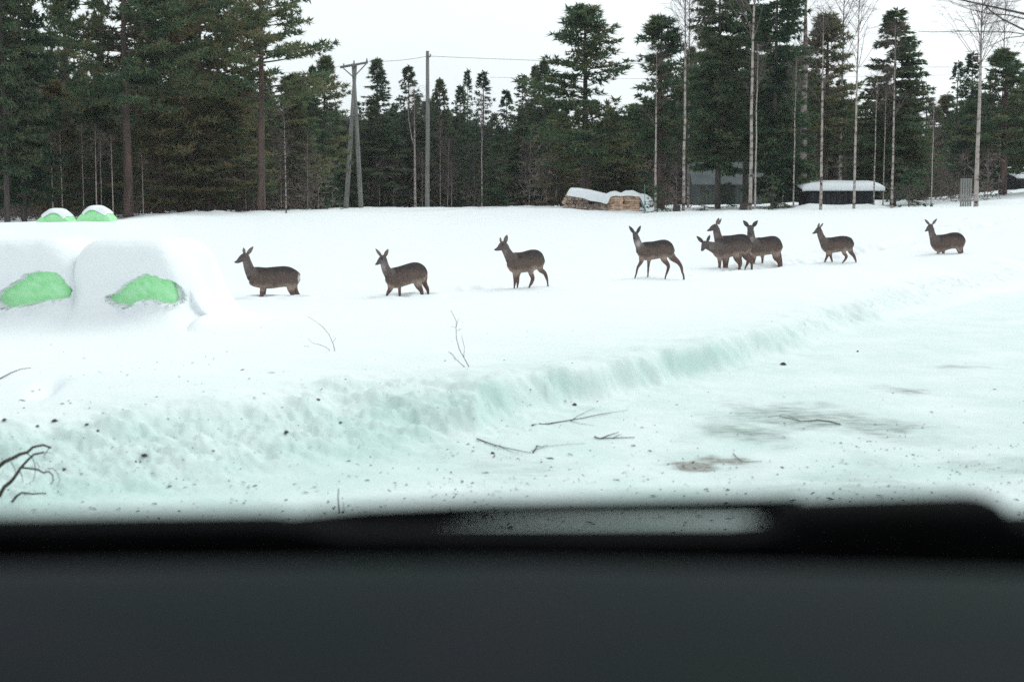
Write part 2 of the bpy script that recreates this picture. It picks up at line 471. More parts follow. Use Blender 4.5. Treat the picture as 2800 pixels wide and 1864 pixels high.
def build_ground():
    a1 = np.concatenate([np.linspace(-180, -40, 40)[:-1], np.linspace(-40, -24, 60)[:-1], np.linspace(-24, 24, 560),
                         np.linspace(24, 40, 60)[1:], np.linspace(40, 180, 40)[1:]])
    an = np.radians(a1)
    nr = 560
    R = np.concatenate([[1.5, 2.5, 3.5, 4.5], np.geomspace(5.2, 20, 330), np.arange(20.07, 42, 0.075), np.geomspace(42.2, 120, 130), np.geomspace(125, 420, 30)])
    A, RR = np.meshgrid(an, R)
    X, Y = RR * np.sin(A), RR * np.cos(A)
    Z, S, B, FC = H(X, Y, True)
    Z = np.where(RR > 130, Z + (RR - 130) * 0.004, Z)
    verts = np.stack([X, Y, Z], -1).reshape(-1, 3)
    nrow, nc = X.shape
    i = np.arange(nrow - 1)[:, None] * nc + np.arange(nc - 1)[None, :]
    q = np.stack([i, i + 1, i + nc + 1, i + nc], -1)[..., ::-1].reshape(-1, 4)
    c = len(verts)
    verts = np.concatenate([verts, [[0, 0, -0.32]]])
    me = bpy.data.meshes.new("snow_ground")
    fan = [(c, k + 1, k) for k in range(nc - 1)]
    me.from_pydata(verts.tolist(), [], q.tolist() + fan)
    me.polygons.foreach_set("use_smooth", [True] * len(me.polygons))
    x, y, s = X.reshape(-1), Y.reshape(-1), S.reshape(-1)
    on_road = 1 - sstep(-0.1, 0.25, s)
    near = np.exp(-np.clip(s, 0, None) / 2.2) * np.clip(1.35 - y / 22, 0, 1)
    dirt = np.clip(on_road * np.interp(y, [8, 14, 22, 34], [0.8, 0.62, 0.45, 0.25]) + (1 - on_road) * near * 0.95
                   + FC.reshape(-1) * 0.5 * np.clip(1.2 - y / 30, 0, 1), 0, 1)  # road dirt, plus near darkening and shade painted on the bank face
    soil = np.zeros_like(x); grime = np.zeros_like(x)

    def stain(arr, u, v, ru, rv, k, soft):
        cx, cy = flat(u, v, -0.32)
        x1, _ = flat(u + ru, v, -0.32); _, y2 = flat(u, v - rv, -0.32)
        ex = (x - cx - (y - cy) * (cx / cy)) / abs(x1 - cx); ey = (y - cy) / abs(y2 - cy) + 0.35 * ex
        rr = np.sqrt(ex ** 2 + ey ** 2) + 0.9 * fbm(x * 2.4, y * 1.2, 81, 4) + 0.35 * fbm(x * 9, y * 4, 82, 3)
        return np.maximum(arr, k * (1 - sstep(soft, 1.15, rr)))
    for a_ in ((1900, 1280, 110, 24, 0.85, 0.25), (1960, 1262, 95, 13, 0.6, 0.1), (2500, 1073, 42, 7, 0.4, 0.0)):
        soil = stain(soil, *a_)
    for a_ in ((1930, 1275, 190, 34, 0.55, 0.0), (2200, 1160, 300, 44, 1.1, 0.0), (2050, 1192, 190, 34, 1.1, 0.1), (2500, 1072, 110, 13, 0.8, -0.1), (2640, 1010, 100, 5, 0.75, 0.0),
               (2640, 1290, 260, 40, 0.6, -0.2), (2560, 1215, 260, 30, 0.45, -0.2), (2250, 1330, 320, 30, 0.45, -0.2), (1420, 1290, 260, 60, 0.38, -0.2)):
        grime = stain(grime, *a_)
    for nm, arr in (("dirt", dirt), ("soil", soil), ("grime", grime)):
        at_ = me.attributes.new(nm, 'FLOAT', 'POINT')
        at_.data.foreach_set("value", np.append(arr, 0.0).astype(np.float32))
    me.materials.append(M_SNOW)
    me.update()
    return tag(link("snow_ground", me), "snow covered field and ploughed road", None, None, "structure")


build_ground()

# ------------------------------------------------------------------ bales under the snow drift
BALES = [(-7.35, 17.45), (-6.0, 17.4), (-4.72, 17.4)]
BR = 0.585


def bale_mesh(r=BR, L=1.2):
    mb = MB()
    sides = 40
    prof = [(0.0, 0.02), (0.3, 0.012), (0.8, 0.0), (0.93, 0.012), (0.985, 0.05), (1.0, 0.11), (1.012, 0.3), (1.0, 0.6), (1.012, 0.9), (1.0, 1.09), (0.985, 1.15), (0.93, 1.19), (0.3, 1.2), (0.0, 1.2)]
    vs_, fs = [], []
    for k, (rf, d) in enumerate(prof):
        for j in range(sides):
            a = 2 * math.pi * j / sides
            rr = r * rf * (1 + 0.018 * math.sin(5 * a + k) + 0.01 * math.sin(11 * a))
            vs_.append((rr * math.cos(a), d * L / 1.2 - L / 2 + 0.012 * rf * math.sin(7 * a + 3 * rf), rr * math.sin(a)))
    for k in range(len(prof) - 1):
        for j in range(sides):
            j2 = (j + 1) % sides
            fs.append((k * sides + j, k * sides + j2, (k + 1) * sides + j2, (k + 1) * sides + j))
    mb.add(vs_, fs)
    return mb.mesh("silage_bale", M_WRAP, True)


bale_me = bale_mesh()
lens = []      # bare patches of green: (x centre, z bottom/top polygon in photo pixels)
PATCH = {1: [(-20, 825), (0, 790), (45, 770), (70, 750), (100, 744), (150, 752), (180, 775), (196, 795), (188, 812), (150, 818), (105, 828), (60, 838), (20, 848)],
         2: [(284, 812), (318, 795), (350, 765), (392, 745), (420, 752), (465, 762), (495, 785), (506, 808), (500, 826), (470, 834), (440, 832), (415, 822), (385, 826), (345, 836), (310, 826)]}
for i, ((bx, by), lab) in enumerate(zip(BALES, ("snow buried green silage bale left of the two that show green", "green wrapped silage bale bulging from the drift at the photo's left edge",
                                                "green wrapped silage bale at the right end of the snow drift, nearest the deer"))):
    if i == 0:
        continue      # wholly under the drift
    o = tag(link("silage_bale", bale_me, None, (bx, by + 0.6, 0.42), (0, 0.4 * i, 0)), lab, "hay bale", "green wrapped silage bales")


def in_poly(px, py, poly):
    ins = np.zeros(px.shape, bool)
    n = len(poly)
    for i in range(n):
        x1, y1 = poly[i]; x2, y2 = poly[(i + 1) % n]
        c = ((y1 > py) != (y2 > py)) & (px < (x2 - x1) * (py - y1) / (y2 - y1 + 1e-9) + x1)
        ins ^= c
    return ins


def seg_dist(px, py, poly):
    return poly_dist(np.array(list(poly) + [poly[0]], float), px, py)


def build_drift():
    xs = np.concatenate([np.linspace(-13, -7.6, 40)[:-1], np.linspace(-7.6, -3.2, 260)])
    # profile: (y offset from the bale face, fraction of the height)
    prof = np.array([(-1.9, -0.06), (-1.2, 0.0), (-0.8, 0.035), (-0.5, 0.10), (-0.3, 0.19), (-0.19, 0.28), (-0.14, 0.36), (-0.12, 0.45), (-0.13, 0.55), (-0.15, 0.65),
                     (-0.15, 0.74), (-0.12, 0.83), (-0.05, 0.91), (0.07, 0.965), (0.25, 0.99), (0.6, 1.0), (1.1, 1.0), (1.5, 0.98), (1.9, 0.9), (2.3, 0.6), (2.6, 0.1), (2.8, -0.2)])
    tt = np.concatenate([np.linspace(0, 15, 150), np.linspace(15, 21, 36)[1:]])
    po = np.interp(tt, np.arange(len(prof)), prof[:, 0]); pz = np.interp(tt, np.arange(len(prof)), prof[:, 1])
    k = np.ones(7) / 7
    po = np.convolve(np.pad(po, 3, 'edge'), k, 'valid'); pz = np.convolve(np.pad(pz, 3, 'edge'), k, 'valid')
    X, PO = np.meshgrid(xs, po); _, PZ = np.meshgrid(xs, pz)
    hh = np.full(xs.shape, 0.80)
    for (bx, _) in BALES + [(-8.7, 0), (-10.1, 0), (-11.5, 0)]:
        d = np.abs(xs - bx) / 0.68
        hh = np.maximum(hh, 1.13 - 0.30 * np.clip(d, 0, 1.2) ** 4.5)
    fall = np.interp(xs, [-4.25, -4.12, -4.02, -3.98, -3.94, -3.86, -3.74, -3.6, -3.45, -3.3, -3.2], [1.0, 0.96, 0.84, 0.70, 0.54, 0.36, 0.18, 0.06, -0.06, -0.16, -0.25])
    HH = (hh * fall)[None, :]
    # the hollows between bales fill out behind the front, so the top is level farther back
    back = sstep(0.5, 1.6, PO)
    HH = HH * (1 - back) + (1.12 * fall)[None, :] * back
    Y = 17.4 + PO
    dmin = np.min([np.abs(xs - b[0]) for b in BALES], axis=0)
    Y = Y + (0.42 * np.clip(dmin / 0.72, 0, 1) ** 8)[None, :] * sstep(0.1, 0.5, PZ) * (1 - back)
    # the drift's end swings away to the left behind the first bales
    X2 = X + 0
    Z = PZ * HH
    Z = np.where(HH < 0.0, HH * 0.8, Z)
    Y = Y + 0.05 * fbm(X * 1.3, Z * 2.0, 91, 4) + 0.02 * fbm(X * 6, Z * 6, 92, 3)
    Z = Z + 0.03 * fbm(X * 1.5, Y * 1.5, 93, 3) * sstep(0, 0.3, PZ)
    # bare faces: push the snow back behind the wrap
    uu = 1400 + F * X2 / Y; vv = 565 + F * (CAMZ - Z) / Y
    dirt = np.zeros_like(X)
    for kx, poly in PATCH.items():
        n_ = 16 * fbm(X * 6, Z * 6, 95, 4)
        ins = in_poly(uu, vv + n_, poly)
        dd = seg_dist(uu, vv + n_, poly)
        sel = ins & (PO < 0.05)
        Y = np.where(sel, np.maximum(Y, 17.4) + np.minimum(dd, 14) * 0.012, Y)
        rim = np.exp(-(dd / 10) ** 2) * (~ins) * (vv > 815)
        Y = Y - 0.16 * rim * np.abs(fbm(X * 8, Z * 8, 97, 3)) * 2 - 0.02 * rim
    nrow, nc = X.shape
    verts = np.stack([X2, Y, Z], -1).reshape(-1, 3)
    i = np.arange(nrow - 1)[:, None] * nc + np.arange(nc - 1)[None, :]
    q = np.stack([i, i + 1, i + nc + 1, i + nc], -1).reshape(-1, 4)
    me = bpy.data.meshes.new("snow_drift")
    me.from_pydata(verts.tolist(), [], q.tolist())
    me.polygons.foreach_set("use_smooth", [True] * len(me.polygons))
    for nm in ("dirt", "soil", "grime"):
        a_ = me.attributes.new(nm, 'FLOAT', 'POINT')
        a_.data.foreach_set("value", np.full(len(verts), 0.03 if nm == "dirt" else 0.0, np.float32))
    me.materials.append(M_SNOW)
    me.update()
    return tag(link("snow_drift", me), "deep snow drift lying over the row of bales", None, None, "structure")


build_drift()


def cap_mesh(rx, ry, h, thick, seed, mat=None):
    """rounded slab of snow: top dome, irregular rim, flat underside"""
    mb = MB()
    n, m = 36, 7
    rnd = random.Random(seed)
    ph = [rnd.uniform(0, 6.28) for _ in range(4)]
    vs_ = [(0, 0, h)]
    for i in range(1, m + 1):
        t = i / m
        for j in range(n):
            a = 2 * math.pi * j / n
            w = 1 + 0.06 * math.sin(2 * a + ph[0]) + 0.05 * math.sin(3 * a + ph[1]) + 0.03 * math.sin(7 * a + ph[2])
            vs_.append((rx * t * w * math.cos(a), ry * t * w * math.sin(a), h * (1 - t ** 2.6) + 0.02 * math.sin(4 * a + ph[3]) * t))
    for j in range(n):
        a = 2 * math.pi * j / n
        vs_.append((rx * 0.93 * math.cos(a), ry * 0.93 * math.sin(a), -thick + 0.05 * math.sin(3 * a + ph[0]) + 0.03 * math.sin(8 * a + ph[1])))
    fs = [(0, 1 + j, 1 + (j + 1) % n) for j in range(n)]
    for i in range(m):
        for j in range(n):
            j2 = (j + 1) % n
            fs.append((1 + i * n + j, 1 + (i + 1) * n + j, 1 + (i + 1) * n + j2, 1 + i * n + j2))
    fs.append(tuple(1 + m * n + j for j in range(n - 1, -1, -1)))
    mb.add(vs_, fs)
    return mb.mesh("snow_cap", mat or M_SNOWCAP, True)


for (u, lab, top) in ((145, "lower snow capped green bale far behind the drift", 568), (257, "taller snow capped green bale far behind the drift", 560)):
    P = at(u, 600, 44.0)
    zt = at(u, top, 44.0)[2]
    t = thing("silage_bale", lab, "hay bale", (P[0], 44.0, zt - 1.02), 0.1, "green wrapped silage bales")
    link("wrapped_roll", bale_me, t, (0, 0.6, 0.30), (0, u, 0))
    # snow lying over the upper curve of the roll
    mb = MB(); vs_, fs = [], []
    nn, mm_ = 22, 12
    for i in range(nn + 1):
        a = math.radians(48 + 80 * i / nn)
        for j in range(mm_ + 1):
            y = -0.66 + 1.32 * j / mm_
            e = (1 - abs(i / nn * 2 - 1) ** 3) * (1 - abs(j / mm_ * 2 - 1) ** 6)
            r = BR + 0.015 + 0.09 * e + 0.02 * math.sin(9 * a + u + 3 * y) * e
            if j in (0, mm_): r = BR - 0.05 + 0.03 * math.sin(5 * a + u)
            vs_.append((r * math.cos(a), y + 0.6, 0.30 + r * math.sin(a)))
    for i in range(nn):
        for j in range(mm_):
            k = i * (mm_ + 1) + j
            fs.append((k, k + 1, k + mm_ + 2, k + mm_ + 1))
    mb.add(vs_, fs)
    link("snow_cap", mb.mesh("snow_cap", M_SNOWCAP, True), t)

# ------------------------------------------------------------------ trees
RNG = np.random.default_rng(7)


def rot_about(d, n):
    return d


def blades(P, Dr, K, length, width, spread, rng, up=0.0):
    """K thin triangles from each tuft centre P along directions near Dr"""
    n = len(P)
    Pk = np.repeat(P, K, 0); Dk = np.repeat(Dr, K, 0)
    d = Dk + rng.normal(0, spread, (n * K, 3)); d[:, 2] += up
    d /= np.linalg.norm(d, axis=1)[:, None]
    r = rng.normal(0, 1, (n * K, 3))
    s = np.cross(d, r); s /= np.linalg.norm(s, axis=1)[:, None] + 1e-9
    L = length * rng.uniform(0.6, 1.25, n * K)[:, None]
    w = width * rng.uniform(0.7, 1.3, n * K)[:, None]
    b = Pk + d * L * 0.12
    V = np.stack([b - s * w * 0.5 + d * L * 0.0, b + s * w * 0.5, Pk + d * L], 1)
    return V


def trunk_path(Ht, rng, wob=0.02, n=9):
    z = np.linspace(-0.4, Ht, n)
    x = np.cumsum(rng.normal(0, wob, n)) * Ht / 10; y = np.cumsum(rng.normal(0, wob, n)) * Ht / 10
    x -= x[0]; y -= y[0]
    return np.stack([x, y, z], 1)


def pt_on(path, z):
    return np.array([np.interp(z, path[:, 2], path[:, 0]), np.interp(z, path[:, 2], path[:, 1]), z])


def gen_spruce(Ht, R, seed, base=0.05, dens=1.0, blade=0.2, r0=None, shape=0.85):
    rng = np.random.default_rng(seed)
    path = trunk_path(Ht, rng, 0.008)
    mb = MB()
    r0 = r0 or 0.012 * Ht
    mb.tube(path, np.linspace(r0, 0.012, len(path)), 7)
    TP, TD = [], []
    step = 0.052 * (0.8 + 0.02 * Ht) * (0.7 + 0.3 / dens)
    z = base * Ht
    lob = rng.uniform(0, 6.28, 3)
    while z < Ht * 0.985:
        t = (z - base * Ht) / (Ht * (1 - base))
        a = rng.uniform(0, 6.28)
        Lm = R * (1 - t) ** shape * min(1, 0.6 + t * 4) + 0.07
        Lm *= 1 + 0.10 * math.sin(2 * a + lob[0]) + 0.06 * math.sin(5.0 * z + a * 3 + lob[1])
        L = Lm * (rng.uniform(0.75, 1.1) if rng.random() < 0.8 else rng.uniform(0.45, 0.8))
        drp = 0.30 * (1 - t) - 0.45 * t * t + rng.normal(0, 0.06)
        out = np.array([math.cos(a), math.sin(a), 0])
        side = np.array([-math.sin(a), math.cos(a), 0])
        nseg = max(2, int(L / 0.2))
        s = np.linspace(0, 1, nseg + 1)
        pts = pt_on(path, z)[None, :] + out[None, :] * (L * s)[:, None]
        pts[:, 2] = z - drp * L * (1.5 * s - 0.8 * s ** 2.2)
        if L > 0.5:
            mb.tube(pts[::max(1, nseg // 2)] if nseg > 3 else pts[[0, -1]], 0.010 + 0.005 * L, 3, False)
        for i in range(1, nseg + 1):
            f = s[i]
            if f < 0.15 and L > 0.8: continue
            wl_ = (0.40 * L * (1 - f) + 0.15) * rng.uniform(0.7, 1.2)
            for sg in (-1, 1):
                d = out * 0.75 + side * sg * 0.7 + np.array([0, 0, -0.22])
                d /= np.linalg.norm(d)
                m = max(1, int(wl_ / 0.17))
                for q in range(m):
                    TP.append(pts[i] + d * wl_ * (q + 0.3) / m); TD.append(d + np.array([0, 0, -0.15]))
            TP.append(pts[i]); TD.append(out)
        z += step * rng.uniform(0.5, 1.5) * (0.55 if t > 0.85 else 1)
    for e in (0.1, 0.25, 0.4):
        TP.append(np.array([path[-1][0], path[-1][1], Ht - e])); TD.append(np.array([0, 0, 1.0]))
    K = max(3, int(round(4 * dens)))
    V = blades(np.array(TP), np.array(TD), K, blade, blade * 0.38, 0.5, rng)
    return mb.mesh("spruce_trunk", M_SBARK, True), tri_mesh("spruce_crown", V, M_SPRUCE), Ht, R


def gen_pine(Ht, R, seed, base=0.35, dens=1.0, r0=None, shape=0.6, blade=0.25, gap=0.0, wob=0.012, step=0.1):
    rng = np.random.default_rng(seed)
    path = trunk_path(Ht, rng, wob)
    mb = MB()
    r0 = r0 or 0.0125 * Ht
    mb.tube(path, np.interp(np.linspace(0, 1, len(path)), [0, 0.1, 1], [r0 * 1.15, r0, 0.02]), 9)
    TP, TD = [], []
    for _ in range(5):
        z = rng.uniform(0.06, base + 0.05) * Ht; a = rng.uniform(0, 6.28)
        p = pt_on(path, z); d = np.array([math.cos(a), math.sin(a), rng.uniform(-0.1, 0.4)])
        mb.tube([p, p + d * rng.uniform(0.5, 1.3)], [0.022, 0.008], 4)
    z = base * Ht
    lob = rng.uniform(0, 6.28, 3)
    while z < Ht * 0.985:
        t = (z - base * Ht) / (Ht * (1 - base))
        a = rng.uniform(0, 6.28)
        prof = (1 - t) ** shape * (0.66 + 0.34 * min(1, t * 5))
        prof *= 1 + 0.18 * math.sin(2 * a + lob[0] + z) + 0.16 * math.sin(3.1 * z + a + lob[1])
        if rng.random() >= gap * (0.5 + math.sin(2.2 * z + 2 * a + lob[2])):
            L = R * prof * (rng.uniform(0.75, 1.12) if rng.random() < 0.75 else rng.uniform(0.4, 0.75)) + 0.07
            up = 0.06 + 0.6 * t + rng.normal(0, 0.14)
            out = np.array([math.cos(a), math.sin(a), 0]); side = np.array([-math.sin(a), math.cos(a), 0])
            nseg = max(3, int(L / 0.27))
            s = np.linspace(0, 1, nseg + 1)
            pts = pt_on(path, z)[None, :] + out * (L * s)[:, None] * (1 - 0.12 * up) + side * (0.10 * L * np.sin(s * 3 + a))[:, None]
            pts[:, 2] = z + up * L * (s * 0.5 + 0.4 * s * s)
            if L > 0.35:
                mb.tube(pts, np.linspace(0.012 + 0.012 * L, 0.006, len(pts)), 4, False)
            for i in range(1, nseg + 1):
                f = s[i]
                if f < 0.28 and L > 1.0: continue
                for sg in (-1, 1):
                    wl_ = (0.36 * L * (1 - f) + 0.24) * rng.uniform(0.6, 1.25)
                    d = out * 0.7 + side * sg * rng.uniform(0.5, 1.0) + np.array([0, 0, rng.uniform(-0.1, 0.5)])
                    d /= np.linalg.norm(d)
                    m = max(1, int(wl_ / 0.19))
                    for q in range(m):
                        if rng.random() > dens: continue
                        TP.append(pts[i] + d * wl_ * (q + 0.6) / m); TD.append(d * 0.5 + np.array([0, 0, 0.35]))
                if rng.random() < dens:
                    TP.append(pts[i]); TD.append(out * 0.5 + np.array([0, 0, 0.4]))
        z += step * rng.uniform(0.5, 1.5) * (0.6 if t > 0.8 else 1)
    for e in (0.05, 0.2, 0.4):
        TP.append(pt_on(path, Ht - e)); TD.append(np.array([0, 0, 1.0]))
    V = blades(np.array(TP), np.array(TD), 10, blade, 0.068, 0.65, rng)
    return mb.mesh("pine_trunk", M_PBARK, True), tri_mesh("pine_crown", V, M_PINE), Ht, R


def gen_birch(Ht, seed, r0=0.075, base=0.5, fork=False, fine=1.0, R=1.5, wob=0.014):
    rng = np.random.default_rng(seed)
    path = trunk_path(Ht, rng, wob, 12)
    mb = MB()
    mb.tube(path, np.interp(np.linspace(0, 1, 12), [0, 0.08, 0.6, 1], [r0 * 1.2, r0, r0 * 0.62, 0.01]), 8)
    if fork:
        p = pt_on(path, Ht * 0.5)
        mb.tube([p, p + np.array([0.25, 0, 0.6]), p + np.array([0.42, 0.1, 1.8]), p + np.array([0.55, 0.1, 3.4])], [r0 * 0.5, r0 * 0.42, r0 * 0.3, 0.01], 6)
    cb = MB()
    nbr = int(26 * fine)
    for _ in range(nbr):
        t = rng.uniform(0, 1) ** 0.8
        z = Ht * (base + (0.97 - base) * t)
        a = rng.uniform(0, 6.28)
        L = R * (1 - 0.7 * t) * rng.uniform(0.5, 1.1)
        out = np.array([math.cos(a), math.sin(a), 0])
        p = pt_on(path, z)
        pts = np.array([p + out * L * s * (1 - 0.25 * s) + np.array([0, 0, L * (1.35 * s - 0.25 * s * s)]) + rng.normal(0, 0.03, 3) for s in (0, .25, .5, .75, 1.0)])
        cb.tube(pts, np.linspace(0.008 + 0.0035 * L, 0.0035, 5), 4, False)
        for _ in range(int(6 * fine)):
            k = int(rng.integers(1, 5)); q = pts[k]
            d = out * rng.uniform(0.1, 0.9) + rng.normal(0, 0.5, 3); d[2] = abs(d[2]) * 0.8 + 0.15
            l2 = rng.uniform(0.25, 0.75) * (0.5 + 0.4 * L)
            e1 = q + d * l2 * 0.6; e2 = e1 + d * l2 * 0.4 + np.array([0, 0, -0.14 * l2])
            cb.tube([q, e1, e2], [0.0045, 0.0036, 0.0022], 3, False)
            for _ in range(3):
                g = e1 + rng.normal(0, 0.05, 3); dd = d * 0.5 + rng.normal(0, 0.4, 3); dd[2] = rng.uniform(-0.3, 0.5)
                cb.tube([g, g + dd * 0.35], [0.0032, 0.0018], 3, False)
    return mb.mesh("birch_trunk", M_BIRCH, True), cb.mesh("birch_branches", M_TWIG), Ht, R


def place_tree(kind, mesh, u, D, vtop, hw, label, group=None, rz=None, lean=0.0, cat=None, crown="crown"):
    tr, crn, H0, R0 = mesh
    x = (u - 1400) / F * D
    zb = hz(x, D) - 0.05
    ztop = at(u, vtop, D)[2]
    sz = (ztop - zb) / H0
    sx = (hw / F * D) / R0 if hw else sz
    o = thing(kind, label, cat or {"pine_tree": "pine tree", "spruce_tree": "spruce tree", "birch_tree": "birch tree"}[kind], (x, D, zb),
              RNG.uniform(0, 6.28) if rz is None else rz, group, (sx, sx, sz))
    o.rotation_euler[1] = lean
    if lean: o.rotation_euler[2] = 0.0 if rz is None else rz
    link("trunk", tr, o)
    link(crown, crn, o)
    return o


S1 = gen_spruce(10, 1.9, 11, dens=1.3); S2 = gen_spruce(10, 1.7, 12, dens=1.3, shape=0.78); S3 = gen_spruce(9, 1.1, 13, dens=0.8, shape=0.75)
SP = gen_spruce(11, 2.2, 18, dens=1.5, shape=0.95, blade=0.22)
S4 = gen_spruce(12, 2.3, 14, base=0.14, dens=1.5, shape=0.7, blade=0.26)
SD1 = gen_spruce(13, 2.2, 15, base=0.17, dens=1.3, shape=0.55, blade=0.26); SD2 = gen_spruce(13, 2.1, 16, base=0.08, dens=1.3, shape=0.55, blade=0.26)
SSM = gen_spruce(1.8, 0.75, 17, base=0.06, dens=0.7, blade=0.14, shape=0.7)
P1 = gen_pine(13, 3.1, 21, 0.35, r0=0.15, step=0.075); P2 = gen_pine(12, 2.9, 22, 0.36, 0.95, gap=0.28, step=0.085, r0=0.13); P3 = gen_pine(10, 1.7, 23, 0.26, shape=0.8, step=0.08)
P4 = gen_pine(8, 1.5, 24, 0.08, shape=0.7, step=0.08); P5 = gen_pine(9, 1.3, 25, 0.15, 0.95, shape=0.95, step=0.085); P6 = gen_pine(11, 2.6, 26, 0.2, step=0.085)
P7 = gen_pine(10, 1.8, 27, 0.2, 0.95, shape=0.6, gap=0.12, step=0.075); P8 = gen_pine(9.5, 1.25, 28, 0.42, shape=0.5)
B1 = gen_birch(9, 31, 0.068); B2 = gen_birch(9, 32, 0.05, 0.6); B3 = gen_birch(10, 33, 0.06, 0.55, fine=1.3, R=1.9); B4 = gen_birch(8, 34, 0.08, 0.5, fork=True)
B5 = gen_birch(10, 35, 0.16, 0.4, fine=1.5); B6 = gen_birch(10, 36, 0.10, 0.58, fine=1.9, R=2.3)

